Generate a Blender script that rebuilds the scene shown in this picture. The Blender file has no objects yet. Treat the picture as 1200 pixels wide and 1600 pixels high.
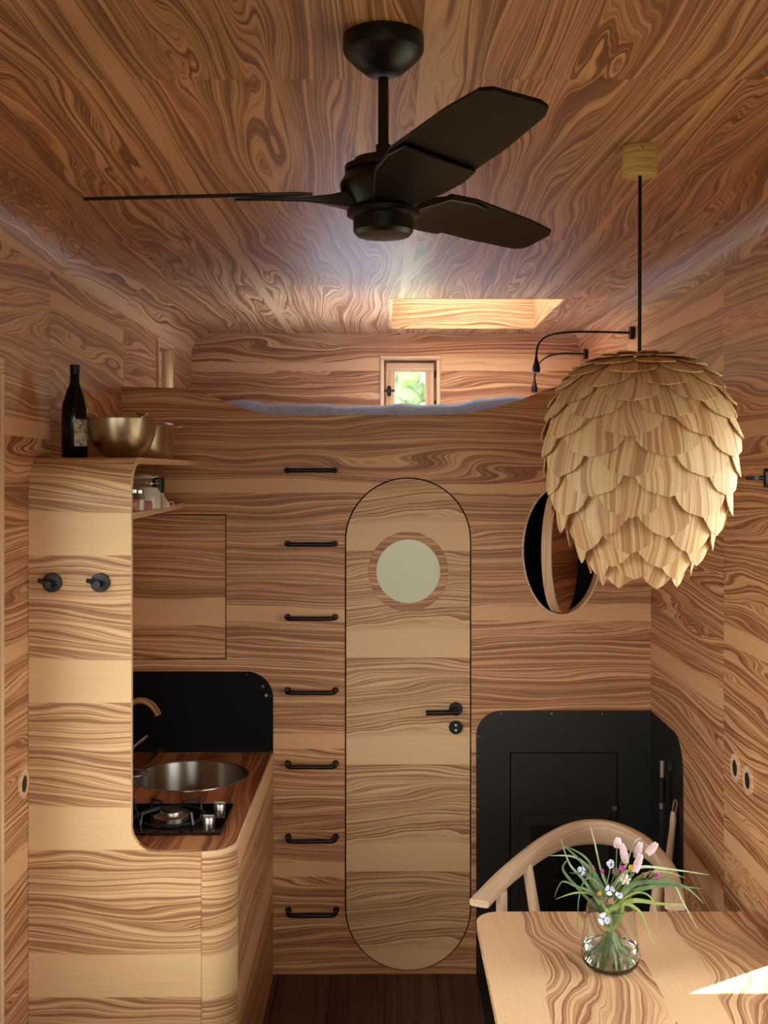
import bpy, bmesh, math, random
from mathutils import Vector, Matrix
from mathutils.geometry import delaunay_2d_cdt

random.seed(7)
PI = math.pi
SC = bpy.context.scene
C = SC.collection

# ------------------------------------------------------------------ camera, world, sun, portals, exposure
CAM_Z = 1.9575
FPX = 1750.0
YB = 4.375          # partition wall under the loft
YF = 5.95           # end wall of the loft
XL, XR = -1.0275, 1.04
ZC = 2.70           # ceiling
RF = 0.12           # rounded ceiling edge
YR = -1.8          # rear wall, behind the camera

cam_d = bpy.data.cameras.new('camera')
cam = bpy.data.objects.new('camera', cam_d)
C.objects.link(cam)
cam.location = (0, 0, CAM_Z)
cam.rotation_euler = (PI / 2, 0, 0)
cam_d.sensor_fit = 'HORIZONTAL'
cam_d.sensor_width = 36.0
cam_d.lens = 36.0 * FPX / 1200.0
cam_d.shift_x = -1.0 / 1200.0
cam_d.shift_y = -61.0 / 1200.0
cam_d.clip_start = 0.02
SC.camera = cam

world = bpy.data.worlds.new('world')
SC.world = world
world.use_nodes = True
bgn = world.node_tree.nodes['Background']
bgn.inputs['Color'].default_value = (0.99, 0.97, 0.95, 1)
bgn.inputs['Strength'].default_value = 6.0

sun_d = bpy.data.lights.new('sun', 'SUN')
sun_d.energy = 26.0
sun_d.angle = 0.009
sun_d.color = (1.0, 0.93, 0.82)
sun = bpy.data.objects.new('sun', sun_d)
C.objects.link(sun)
SUN_DIR = Vector((-0.85, -0.53, -1.19)).normalized()
sun.rotation_euler = SUN_DIR.to_track_quat('-Z', 'Y').to_euler()

def portal(loc, direction, sx, sy):
    d = bpy.data.lights.new('portal', 'AREA')
    d.shape = 'RECTANGLE'
    d.size, d.size_y = sx, sy
    d.cycles.is_portal = True
    o = bpy.data.objects.new('portal', d)
    C.objects.link(o)
    o.location = loc
    o.rotation_euler = Vector(direction).to_track_quat('-Z', 'Y').to_euler()
    return o

# openings (shared by walls, windows and portals)
REAR = (-0.92, 0.92, 1.05, 2.45)       # x0 x1 z0 z1
LDOOR = (1.55, 2.985, 0.03, 2.255)     # y0 y1 z0 z1
LLOFT = (5.045, 5.395, 2.19, 2.565)
RWIN = (1.45, 2.955, 0.80, 2.22)
FWIN = (-0.020, 0.292, 2.20, 2.575)    # x0 x1 z0 z1
WWIN = (-0.05, 0.65, 1.10, 1.85)       # washroom window in the same end wall
SKY = (0.035, 0.765, 4.78, 5.75)       # x0 x1 y0 y1
portal((0, YR - 0.14, 1.75), (0, 1, 0), 1.84, 1.40)
portal((XL - 0.14, 2.27, 1.14), (1, 0, 0), 2.22, 1.43).rotation_euler = (0, -PI / 2, 0)
portal((XR + 0.14, 2.2, 1.51), (-1, 0, 0), 1.42, 1.5).rotation_euler = (0, PI / 2, 0)
portal((0.136, YF + 0.14, 2.39), (0, -1, 0), 0.31, 0.37)
portal((0.30, YF + 0.14, 1.475), (0, -1, 0), 0.7, 0.75)
portal((0.40, 5.265, 3.02), (0, 0, -1), 0.73, 0.97)

SC.view_settings.view_transform = 'Standard'
SC.view_settings.look = 'None'
SC.view_settings.exposure = 0.46
SC.view_settings.gamma = 1.0
SC.view_settings.use_curve_mapping = False
SC.cycles.max_bounces = 10
SC.cycles.diffuse_bounces = 6
SC.cycles.glossy_bounces = 4
SC.cycles.transmission_bounces = 8
SC.cycles.transparent_max_bounces = 12
SC.cycles.sample_clamp_indirect = 8.0
SC.cycles.use_denoising = True

# ------------------------------------------------------------------ materials
def srgb(r, g, b):
    f = lambda c: (c / 12.92 if c <= 0.04045 else ((c + 0.055) / 1.055) ** 2.4)
    return tuple(f(c / 255.0) for c in (r, g, b)) + (1.0,)

class NT:
    def __init__(s, name):
        s.mat = bpy.data.materials.new(name)
        s.mat.use_nodes = True
        s.t = s.mat.node_tree
        s.t.nodes.clear()
        s.out = s.t.nodes.new('ShaderNodeOutputMaterial')
    def n(s, kind, **kw):
        node = s.t.nodes.new(kind)
        for k, v in kw.items():
            setattr(node, k, v)
        return node
    def put(s, sock, val):
        if hasattr(val, 'is_output'):
            s.t.links.new(val, sock)
        else:
            sock.default_value = val
    def m(s, op, a, b=None, c=None, clamp=False):
        nd = s.n('ShaderNodeMath', operation=op, use_clamp=clamp)
        for i, x in enumerate((a, b, c)):
            if x is not None:
                s.put(nd.inputs[i], x)
        return nd.outputs[0]
    def comb(s, x, y, z):
        nd = s.n('ShaderNodeCombineXYZ')
        for i, v in enumerate((x, y, z)):
            s.put(nd.inputs[i], v)
        return nd.outputs[0]
    def noise(s, vec, scale=1.0, detail=2.0, rough=0.5, dims='3D', w=None, dist=0.0):
        nd = s.n('ShaderNodeTexNoise', noise_dimensions=dims)
        if vec is not None:
            s.put(nd.inputs['Vector'], vec)
        if w is not None:
            s.put(nd.inputs['W'], w)
        nd.inputs['Scale'].default_value = scale
        nd.inputs['Detail'].default_value = detail
        nd.inputs['Roughness'].default_value = rough
        nd.inputs['Distortion'].default_value = dist
        return nd.outputs[0]
    def ramp(s, fac, stops, interp='LINEAR'):
        nd = s.n('ShaderNodeValToRGB')
        cr = nd.color_ramp
        cr.interpolation = interp
        while len(cr.elements) < len(stops):
            cr.elements.new(0.5)
        for e, (p, c) in zip(cr.elements, stops):
            e.position = p
            e.color = c
        s.put(nd.inputs[0], fac)
        return nd.outputs[0]
    def mix(s, fac, a, b, blend='MIX'):
        nd = s.n('ShaderNodeMix', data_type='RGBA', blend_type=blend)
        s.put(nd.inputs[0], fac)
        s.put(nd.inputs[6], a)
        s.put(nd.inputs[7], b)
        return nd.outputs[2]
    def smooth(s, x, lo, hi):
        nd = s.n('ShaderNodeMapRange', interpolation_type='SMOOTHSTEP')
        s.put(nd.inputs[0], x)
        nd.inputs[1].default_value = lo
        nd.inputs[2].default_value = hi
        return nd.outputs[0]
    def bsdf(s, color, rough=0.5, metal=0.0, spec=0.5, **kw):
        p = s.n('ShaderNodeBsdfPrincipled')
        s.put(p.inputs['Base Color'], color)
        s.put(p.inputs['Roughness'], rough)
        p.inputs['Metallic'].default_value = metal
        p.inputs['Specular IOR Level'].default_value = spec
        for k, v in kw.items():
            s.put(p.inputs[k], v)
        s.t.links.new(p.outputs[0], s.out.inputs[0])
        return p

def wood(name, seed, pale, mid, dark, L=0.42, band=0.11, repeat=False, fig=1.0, rough=0.42,
         voff=0.0, bandk=1.0, F=64.0, dens=0.0, ku=0.9, kv=4.5, spec=0.4, k2=1.0):
    """veneer: u runs along the grain, v across it (metres, from the UV map)"""
    t = NT(name)
    uvn = t.n('ShaderNodeUVMap')
    uvn.uv_map = 'UVMap'
    sp = t.n('ShaderNodeSeparateXYZ')
    t.put(sp.inputs[0], uvn.outputs[0])
    u, v = sp.outputs[0], t.m('ADD', sp.outputs[1], voff)
    leaf = t.m('FLOOR', t.m('DIVIDE', v, L))
    lv = t.m('SUBTRACT', v, t.m('MULTIPLY', leaf, L))
    if repeat:
        sd = seed * 3.7
        lvv = lv
    else:
        sd = t.m('MULTIPLY_ADD', leaf, 5.31, seed * 3.7)
        lvv = lv
    n1 = t.noise(t.comb(t.m('MULTIPLY', u, ku), t.m('MULTIPLY', lvv, kv), sd), 1.0, 2.0, 0.45)
    n1 = t.m('SUBTRACT', n1, 0.5)
    n2 = t.noise(t.comb(t.m('MULTIPLY', u, 6.0 * k2), t.m('MULTIPLY', lvv, 20.0), sd), 1.0, 2.0, 0.5)
    n2 = t.m('SUBTRACT', n2, 0.5)
    n3 = t.noise(t.comb(t.m('MULTIPLY', u, 1.3), t.m('MULTIPLY', lvv, 3.0), t.m('ADD', sd, 11.0)), 1.0, 1.0, 0.5)
    amp2 = t.m('MULTIPLY', t.smooth(n3, 0.50, 0.70), 0.030 * fig)
    h = t.m('MULTIPLY_ADD', n1, 0.27 * fig, lv)
    h = t.m('MULTIPLY_ADD', n2, t.m('ADD', amp2, 0.0045), h)
    s1 = t.noise(None, F, 5.0, 0.72, '1D', w=t.m('ADD', h, seed * 1.93))
    s2 = t.noise(None, F * 5.0, 3.0, 0.65, '1D', w=t.m('ADD', h, seed * 0.71))
    val = t.m('ADD', t.m('MULTIPLY', s1, 0.64), t.m('MULTIPLY', s2, 0.36))
    s3 = t.noise(None, F * 0.22, 1.0, 0.5, '1D', w=t.m('ADD', h, seed * 2.57))
    val = t.m('ADD', val, t.m('MULTIPLY_ADD', s3, 0.18, dens - 0.09))
    s4 = t.noise(t.comb(t.m('MULTIPLY', u, 2.2), t.m('MULTIPLY', h, 70.0), t.m('ADD', sd, 3.0)), 1.0, 3.0, 0.65)
    val = t.m('ADD', val, t.m('MULTIPLY_ADD', s4, 0.26, -0.13))
    if band > 0:
        e = t.m('MULTIPLY_ADD', n1, 0.10, lv)
        msk = t.smooth(e, band - 0.004, band + 0.006)
        msk = t.m('SUBTRACT', 1.0, t.m('MULTIPLY', t.m('SUBTRACT', 1.0, msk), bandk))
        val = t.m('ADD', t.m('MULTIPLY', t.m('SUBTRACT', val, 0.36), msk), 0.36)
    mid2 = tuple(0.5 * (a + b) for a, b in zip(mid, dark))
    col = t.ramp(val, [(0.36, pale), (0.44, tuple(0.8 * a + 0.2 * b for a, b in zip(pale, mid))), (0.485, mid),
                       (0.525, mid2), (0.565, dark), (0.66, mid2)])
    fib = t.noise(t.comb(t.m('MULTIPLY', u, 5.0), t.m('MULTIPLY', v, 420.0), seed), 1.0, 2.0, 0.6)
    k = t.m('MULTIPLY_ADD', fib, 0.36, 0.82)
    gray = t.n('ShaderNodeCombineColor')
    for i in range(3):
        t.put(gray.inputs[i], k)
    col = t.mix(1.0, col, gray.outputs[0], 'MULTIPLY')
    t.bsdf(col, rough, spec=spec)
    return t.mat

def plain(name, color, rough=0.5, metal=0.0, spec=0.5, vary=0.06, scale=30.0, **kw):
    t = NT(name)
    tc = t.n('ShaderNodeTexCoord')
    nz = t.noise(tc.outputs['Object'], scale, 3.0, 0.55)
    lo = tuple(c * (1 - vary) for c in color[:3]) + (1,)
    hi = tuple(min(1, c * (1 + vary)) for c in color[:3]) + (1,)
    col = t.ramp(nz, [(0.3, lo), (0.7, hi)])
    t.bsdf(col, t.m('MULTIPLY_ADD', nz, 0.08, rough - 0.04), metal, spec, **kw)
    return t.mat

def pane_mat(name, tint=(0.97, 1.0, 0.97, 1), gloss=1.0):
    t = NT(name)
    tr = t.n('ShaderNodeBsdfTransparent')
    tr.inputs[0].default_value = tint
    gl = t.n('ShaderNodeBsdfGlossy')
    gl.inputs['Roughness'].default_value = 0.02
    fr = t.n('ShaderNodeLayerWeight')
    fac = t.m('MULTIPLY_ADD', t.m('POWER', fr.outputs['Facing'], 5.0), 0.9, 0.04)
    mx = t.n('ShaderNodeMixShader')
    t.t.links.new(t.m('MULTIPLY', fac, gloss), mx.inputs[0])
    t.t.links.new(tr.outputs[0], mx.inputs[1])
    t.t.links.new(gl.outputs[0], mx.inputs[2])
    t.t.links.new(mx.outputs[0], t.out.inputs[0])
    return t.mat

PALE = srgb(226, 179, 133)
MIDC = srgb(202, 145, 101)
DARK = srgb(130, 80, 52)
M = {}
M['back'] = wood('veneer_back', 1.0, PALE, MIDC, DARK, L=0.50, band=0.05, bandk=0.7, ku=0.85, kv=4.0, fig=0.85, F=105.0)
M['left'] = wood('veneer_left', 2.0, PALE, MIDC, DARK, L=0.62, band=0.05, bandk=0.7, ku=0.6, fig=1.4, k2=0.6, F=80.0)
M['right'] = wood('veneer_right', 3.0, PALE, MIDC, DARK, L=0.62, band=0.05, bandk=0.7, ku=0.6, fig=1.4, k2=0.6, F=80.0)
M['ceil'] = wood('veneer_ceiling', 4.0, PALE, MIDC, DARK, L=0.58, band=0.03, bandk=0.6, ku=0.55, fig=1.45, rough=0.45, spec=0.5, k2=0.6, F=80.0)
M['far'] = wood('veneer_far', 5.0, PALE, MIDC, DARK, L=0.50, band=0.05, bandk=0.6)
PALE2, MID2, DARK2 = srgb(230, 192, 147), srgb(206, 160, 115), srgb(140, 92, 60)
M['part'] = wood('veneer_partition', 6.0, PALE2, MID2, DARK2, L=0.4245, band=0.125, repeat=True, fig=0.8, ku=1.2, dens=-0.015, F=100.0)
M['door'] = wood('veneer_door', 7.0, PALE2, MID2, DARK2, L=0.4175, band=0.105, repeat=True, fig=0.7, ku=1.3, dens=-0.015, F=100.0)
M['hatch'] = wood('veneer_hatch', 8.0, PALE, MIDC, DARK, L=0.60, band=0.10, repeat=True, fig=0.6, F=80.0)
M['side'] = wood('veneer_side', 9.0, PALE, MIDC, DARK, L=0.44, band=0.12, repeat=True, fig=0.9)
M['top'] = wood('veneer_worktop', 10.0, srgb(190, 130, 88), srgb(160, 100, 64), srgb(108, 60, 38), L=0.25, band=0.05, repeat=True, fig=0.8)
M['table'] = wood('veneer_table', 11.0, srgb(226, 186, 146), srgb(206, 160, 120), srgb(142, 92, 66), L=0.40, band=0.12, repeat=True, fig=1.3, ku=1.9, F=50.0, dens=-0.01)
M['ash'] = wood('solid_ash', 12.0, srgb(232, 198, 160), srgb(222, 184, 144), srgb(196, 152, 112), L=3.0, band=0, fig=0.25, F=30.0, kv=2.0)
M['oak'] = wood('chair_oak', 13.0, srgb(232, 202, 174), srgb(226, 194, 164), srgb(212, 176, 144), L=3.0, band=0, fig=0.2, F=90.0, kv=2.0)
M['edge'] = wood('plywood_edge', 14.0, srgb(238, 206, 170), srgb(230, 194, 154), srgb(212, 170, 128), L=3.0, band=0, fig=0.1, F=60.0)
M['scale'] = wood('lamp_scale_ash', 15.0, srgb(228, 194, 150), srgb(214, 174, 130), srgb(176, 128, 88), L=3.0, band=0, fig=0.8, F=26.0, kv=4.0, ku=2.4, rough=0.5, dens=-0.02)
M['rose'] = wood('ceiling_rose_ash', 16.0, srgb(238, 212, 150), srgb(228, 198, 134), srgb(206, 172, 108), L=3.0, band=0, fig=0.5)
M['floor'] = wood('dark_floor', 17.0, srgb(92, 60, 46), srgb(80, 50, 38), srgb(56, 34, 26), L=3.0, band=0, fig=0.3, F=26.0, rough=0.5)
M['black'] = plain('black_metal', srgb(14, 14, 14), 0.36, 0.0, 0.4)
M['fanblack'] = plain('fan_black', srgb(11, 10, 9), 0.4, 0.0, 0.4)
M['plate'] = plain('black_plate', srgb(32, 32, 31), 0.45, 0.0, 0.4)
M['splash'] = plain('black_splashback', srgb(9, 9, 10), 0.55, 0.0, 0.15)
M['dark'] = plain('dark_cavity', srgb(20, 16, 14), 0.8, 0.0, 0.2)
M['steel'] = plain('brushed_steel', srgb(180, 174, 166), 0.32, 1.0, vary=0.0)
def brushed():
    t = NT('sink_steel')
    tg = t.n('ShaderNodeTangent', direction_type='RADIAL', axis='Z')
    tc = t.n('ShaderNodeTexCoord')
    nz = t.noise(tc.outputs['Object'], 40.0, 2.0)
    t.bsdf(srgb(196, 190, 182), t.m('MULTIPLY_ADD', nz, 0.04, 0.30), 1.0, 0.5, **{'Anisotropic': 0.9, 'Anisotropic Rotation': 0.25, 'Tangent': tg.outputs[0]})
    return t.mat
M['sink'] = brushed()
M['chrome'] = plain('chrome', srgb(215, 212, 208), 0.1, 1.0)
M['bronze'] = plain('warm_steel', srgb(178, 162, 140), 0.3, 1.0, vary=0.0)
M['hobglass'] = plain('hob_glass', srgb(8, 8, 9), 0.06, 0.0, 0.6)
M['iron'] = plain('cast_iron', srgb(60, 60, 62), 0.35, 0.6)
M['bottle'] = plain('dark_bottle', srgb(6, 6, 6), 0.12, 0.0, 0.35)
M['white'] = plain('white_ceramic', srgb(232, 228, 220), 0.3)
M['milky'] = plain('milky_plastic', srgb(214, 198, 190), 0.4, 0, 0.5)
M['pink'] = plain('pink_paper', srgb(190, 120, 110), 0.6)
M['spice'] = plain('spice', srgb(196, 130, 92), 0.7)
M['label'] = None
M['fabric'] = plain('grey_fabric', srgb(178, 198, 244), 0.95, 0, 0.1, vary=0.14, scale=60.0)
M['pane'] = pane_mat('window_glass')
M['jar'] = pane_mat('jar_glass', (0.93, 0.94, 0.92, 1))
M['socket'] = plain('socket_black', srgb(26, 26, 26), 0.5)
M['leather'] = plain('leather', srgb(150, 104, 76), 0.6)
M['shell'] = plain('outer_shell', srgb(120, 92, 66), 0.8)

def vase_glass():
    t = NT('vase_glass')
    t.bsdf((0.96, 1.0, 0.98, 1), 0.01, 0, 0.5, **{'Transmission Weight': 1.0, 'IOR': 1.45})
    return t.mat
M['vase'] = vase_glass()
def water():
    t = NT('vase_water')
    t.bsdf((0.97, 1.0, 0.98, 1), 0.0, 0, 0.5, **{'Transmission Weight': 1.0, 'IOR': 1.33})
    return t.mat
M['water'] = water()
def frosted():
    t = NT('frosted_glass')
    tc = t.n('ShaderNodeTexCoord')
    nz = t.noise(tc.outputs['Object'], 3.0, 1.0)
    col = t.ramp(nz, [(0.3, srgb(240, 243, 220)), (0.7, srgb(244, 246, 228))])
    p = t.bsdf(col, 0.12, 0, 0.5)
    tl = t.n('ShaderNodeBsdfTranslucent')
    t.put(tl.inputs[0], col)
    mx = t.n('ShaderNodeMixShader')
    mx.inputs[0].default_value = 0.2
    t.t.links.new(p.outputs[0], mx.inputs[1])
    t.t.links.new(tl.outputs[0], mx.inputs[2])
    t.t.links.new(mx.outputs[0], t.out.inputs[0])
    return t.mat
M['frost'] = frosted()
def label_mat():
    t = NT('bottle_label')
    tc = t.n('ShaderNodeTexCoord')
    nz = t.noise(tc.outputs['Object'], 55.0, 5.0, 0.7)
    col = t.ramp(nz, [(0.42, srgb(200, 192, 172)), (0.52, srgb(176, 166, 146)), (0.60, srgb(96, 90, 80))])
    t.bsdf(col, 0.7)
    return t.mat
M['label'] = label_mat()
def plant(name, a, b, sc=40.0):
    t = NT(name)
    tc = t.n('ShaderNodeTexCoord')
    nz = t.noise(tc.outputs['Object'], sc, 2.0)
    t.bsdf(t.ramp(nz, [(0.3, a), (0.7, b)]), 0.5, 0, 0.4)
    return t.mat
M['leaf'] = plant('grass_green', srgb(60, 86, 48), srgb(104, 128, 78))
M['leafp'] = plant('grass_pale', srgb(132, 158, 116), srgb(176, 190, 150))
M['leafy'] = plant('grass_lime', srgb(108, 130, 58), srgb(150, 162, 90))
M['stem'] = plant('stem_green', srgb(88, 110, 58), srgb(134, 148, 90))
M['pinkfl'] = plant('pink_petals', srgb(214, 184, 196), srgb(240, 220, 224), 300.0)
M['whitefl'] = plant('white_petals', srgb(176, 186, 214), srgb(226, 228, 238), 140.0)
M['bluec'] = plant('blue_centre', srgb(70, 80, 160), srgb(100, 110, 190), 90.0)
M['magenta'] = plant('magenta_petals', srgb(176, 60, 150), srgb(214, 96, 180), 200.0)
M['yellowfl'] = plant('yellow_petals', srgb(206, 150, 40), srgb(230, 184, 70), 200.0)
M['bud'] = plant('buds', srgb(110, 104, 80), srgb(160, 130, 110), 200.0)
M['lawn'] = plant('lawn', srgb(62, 64, 46), srgb(82, 80, 60), 0.3)
M['tree'] = plant('tree_foliage', srgb(92, 114, 82), srgb(128, 146, 112), 1.2)
M['hill'] = plant('meadow_slope', srgb(184, 198, 136), srgb(204, 212, 158), 0.3)
M['bark'] = plain('bark', srgb(80, 62, 48), 0.9)

# ------------------------------------------------------------------ mesh helpers
class MB:
    def __init__(s):
        s.v, s.f, s.uv = [], [], {}
    def add(s, verts, faces):
        b = len(s.v)
        s.v += [tuple(p) for p in verts]
        s.f += [tuple(i + b for i in f) for f in faces]
        return s
    def box(s, x0, x1, y0, y1, z0, z1):
        return s.add([(x0, y0, z0), (x1, y0, z0), (x1, y1, z0), (x0, y1, z0), (x0, y0, z1), (x1, y0, z1), (x1, y1, z1), (x0, y1, z1)],
                     [(0, 3, 2, 1), (4, 5, 6, 7), (0, 1, 5, 4), (1, 2, 6, 5), (2, 3, 7, 6), (3, 0, 4, 7)])
    def tube(s, pts, r, n=10, cap=True):
        pts = [Vector(p) for p in pts]
        k = len(pts)
        rs = r if isinstance(r, (list, tuple)) else [r] * k
        vs = []
        prev = None
        for i, p in enumerate(pts):
            t = (pts[min(i + 1, k - 1)] - pts[max(i - 1, 0)]).normalized()
            if prev is None:
                a = Vector((0, 0, 1)) if abs(t.z) < 0.9 else Vector((1, 0, 0))
                nrm = t.cross(a).normalized()
            else:
                nrm = (prev - t * prev.dot(t)).normalized()
            prev = nrm
            bi = t.cross(nrm)
            for j in range(n):
                a = 2 * PI * j / n
                vs.append(p + (nrm * math.cos(a) + bi * math.sin(a)) * rs[i])
        fs = []
        for i in range(k - 1):
            for j in range(n):
                j2 = (j + 1) % n
                fs.append((i * n + j, i * n + j2, (i + 1) * n + j2, (i + 1) * n + j))
        if cap:
            fs.append(tuple(range(n - 1, -1, -1)))
            fs.append(tuple((k - 1) * n + j for j in range(n)))
        return s.add(vs, fs)
    def lathe(s, prof, c=(0, 0, 0), n=32, axis='Z', cap=True):
        """prof: (radius, height) from bottom to top"""
        vs, fs = [], []
        for r, h in prof:
            for j in range(n):
                a = 2 * PI * j / n
                x, y = r * math.cos(a), r * math.sin(a)
                if axis == 'Z': p = (c[0] + x, c[1] + y, c[2] + h)
                elif axis == 'Y': p = (c[0] + x, c[1] + h, c[2] - y)
                else: p = (c[0] + h, c[1] + x, c[2] + y)
                vs.append(p)
        for i in range(len(prof) - 1):
            for j in range(n):
                j2 = (j + 1) % n
                fs.append((i * n + j, i * n + j2, (i + 1) * n + j2, (i + 1) * n + j))
        if cap:
            fs.append(tuple(range(n - 1, -1, -1)))
            k = (len(prof) - 1) * n
            fs.append(tuple(k + j for j in range(n)))
        return s.add(vs, fs)
    def plate(s, outer, holes, fr, thick):
        """outline (a, b) with holes, thickened; fr(a, b, d) -> point, d in 0..thick"""
        loops = [outer] + list(holes)
        pts, edges, n0 = [], [], 0
        for lp in loops:
            k = len(lp)
            pts += [Vector(p) for p in lp]
            edges += [(n0 + i, n0 + (i + 1) % k) for i in range(k)]
            n0 += k
        vo, eo, fo, *_ = delaunay_2d_cdt(pts, edges, [], 1, 1e-7)
        def inside(px, py):
            c = False
            for lp in loops:
                for i in range(len(lp)):
                    (ax_, ay_), (bx_, by_) = lp[i - 1], lp[i]
                    if (ay_ > py) != (by_ > py) and px < (bx_ - ax_) * (py - ay_) / (by_ - ay_) + ax_:
                        c = not c
            return c
        fo = [f for f in fo if inside(sum(vo[i][0] for i in f) / len(f), sum(vo[i][1] for i in f) / len(f))]
        nv = len(vo)
        vs = [fr(p[0], p[1], 0.0) for p in vo] + [fr(p[0], p[1], thick) for p in vo]
        fs = [tuple(f) for f in fo] + [tuple(reversed([i + nv for i in f])) for f in fo]
        cnt = {}
        for f in fo:
            for i in range(len(f)):
                e = (f[i], f[(i + 1) % len(f)])
                cnt[e] = 1
        for (a, b) in cnt:
            if (b, a) not in cnt:
                fs.append((b, a, a + nv, b + nv))
        return s.add(vs, fs)
    def build(s, name, mat, parent=None, grain='X', uvo=(0, 0), smooth=None, bevel=None, subsurf=0, uvs=None, seg=2):
        me = bpy.data.meshes.new(name)
        me.from_pydata(s.v, [], s.f)
        bm = bmesh.new()
        bm.from_mesh(me)
        if uvs is None:
            bmesh.ops.recalc_face_normals(bm, faces=bm.faces)
        bm.to_mesh(me)
        bm.free()
        lay = me.uv_layers.new(name='UVMap')
        g = 'XYZ'.index(grain)
        for p in me.polygons:
            nrm = p.normal
            ax = max(range(3), key=lambda i: abs(nrm[i]))
            if ax == g:
                a, b = [i for i in range(3) if i != g]
            else:
                a = g
                b = 3 - g - ax
            for li in p.loop_indices:
                co = me.vertices[me.loops[li].vertex_index].co
                if uvs is not None:
                    w = uvs[me.loops[li].vertex_index]
                    lay.data[li].uv = (w[0] + uvo[0], w[1] + uvo[1])
                else:
                    lay.data[li].uv = (co[a] + uvo[0], co[b] + uvo[1])
        if smooth is not None:
            for p in me.polygons:
                p.use_smooth = True
            me.set_sharp_from_angle(angle=math.radians(smooth))
        if mat is not None:
            me.materials.append(mat)
        o = bpy.data.objects.new(name, me)
        C.objects.link(o)
        if parent is not None:
            o.parent = parent
        if bevel:
            b = o.modifiers.new('bevel', 'BEVEL')
            b.width = bevel
            b.segments = seg
            b.limit_method = 'ANGLE'
            b.angle_limit = math.radians(40)
        if subsurf:
            q = o.modifiers.new('sub', 'SUBSURF')
            q.levels = q.render_levels = subsurf
        return o

def empty(name, loc=(0, 0, 0), rz=0.0):
    o = bpy.data.objects.new(name, None)
    C.objects.link(o)
    o.location = loc
    o.rotation_euler = (0, 0, rz)
    o.empty_display_size = 0.05
    return o

def tag(o, label, cat, group=None):
    o['label'] = label
    o['category'] = cat
    if group:
        o['group'] = group
    return o

def struct(o, label=None, cat=None):
    o['kind'] = 'structure'
    if label: o['label'] = label
    if cat: o['category'] = cat
    return o

def copy_tree(o, parent=None):
    c = o.copy()
    C.objects.link(c)
    c.parent = parent
    for ch in o.children:
        copy_tree(ch, c)
    return c

def arc(cx, cy, r, a0, a1, n=12, rx=None):
    rx = rx or r
    return [(cx + rx * math.cos(math.radians(a0 + (a1 - a0) * i / n)), cy + r * math.sin(math.radians(a0 + (a1 - a0) * i / n))) for i in range(n + 1)]

def circle(cx, cy, r, n=48, rx=None):
    return arc(cx, cy, r, 0, 360, n, rx)[:-1]

def bez(p0, p1, p2, p3, n=12):
    out = []
    for i in range(n + 1):
        t = i / n
        out.append(tuple((1 - t) ** 3 * a + 3 * (1 - t) ** 2 * t * b + 3 * (1 - t) * t * t * c + t ** 3 * d for a, b, c, d in zip(p0, p1, p2, p3)))
    return out

def catmull(P, n=8):
    P = [Vector(p) for p in P]
    out = []
    for i in range(len(P) - 1):
        p0, p1, p2, p3 = P[max(i - 1, 0)], P[i], P[i + 1], P[min(i + 2, len(P) - 1)]
        for k in range(n):
            t = k / n
            out.append(0.5 * ((2 * p1) + (p2 - p0) * t + (2 * p0 - 5 * p1 + 4 * p2 - p3) * t * t + (3 * p1 - p0 - 3 * p2 + p3) * t ** 3))
    out.append(P[-1])
    return out

FXZ = lambda y0: (lambda a, b, d: (a, y0 + d, b))       # plate facing -Y, thick to +Y
FYZ = lambda x0, s=1: (lambda a, b, d: (x0 + s * d, a, b))
FXY = lambda z0: (lambda a, b, d: (a, b, z0 - d))

# ------------------------------------------------------------------ the setting
# floor of dark planks
fl = struct(MB().box(XL - 0.05, XR + 0.05, YR - 0.05, YF + 0.05, -0.06, -0.016).build('floor', M['shell']), 'dark brown plank floor of the cabin', 'floor')
x = XL
k = 0
while x < XR - 0.01:
    x1 = min(x + 0.205, XR)
    cuts = [YR, YR + 1.3 + 0.5 * (k % 3), YR + 3.2 + 0.6 * ((k * 2) % 3), YF]
    for a, b in zip(cuts[:-1], cuts[1:]):
        MB().box(x + 0.001, x1 - 0.001, a + 0.001, b - 0.001, -0.016, 0.0).build('plank', M['floor'], fl, 'Y', (k * 3.1 + a, k * 0.37), bevel=0.001, seg=1)
    x = x1
    k += 1

def rect_minus(r, holes):
    """split rectangle (a0,a1,b0,b1) around rectangular holes into strips"""
    out = [r]
    for h in holes:
        nxt = []
        for (a0, a1, b0, b1) in out:
            ha0, ha1, hb0, hb1 = max(a0, h[0]), min(a1, h[1]), max(b0, h[2]), min(b1, h[3])
            if ha0 >= ha1 or hb0 >= hb1:
                nxt.append((a0, a1, b0, b1))
                continue
            if a0 < ha0: nxt.append((a0, ha0, b0, b1))
            if ha1 < a1: nxt.append((ha1, a1, b0, b1))
            if b0 < hb0: nxt.append((ha0, ha1, b0, hb0))
            if hb1 < b1: nxt.append((ha0, ha1, hb1, b1))
        out = nxt
    return out

def rect(a0, a1, b0, b1):
    return [(a0, b0), (a1, b0), (a1, b1), (a0, b1)]

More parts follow.
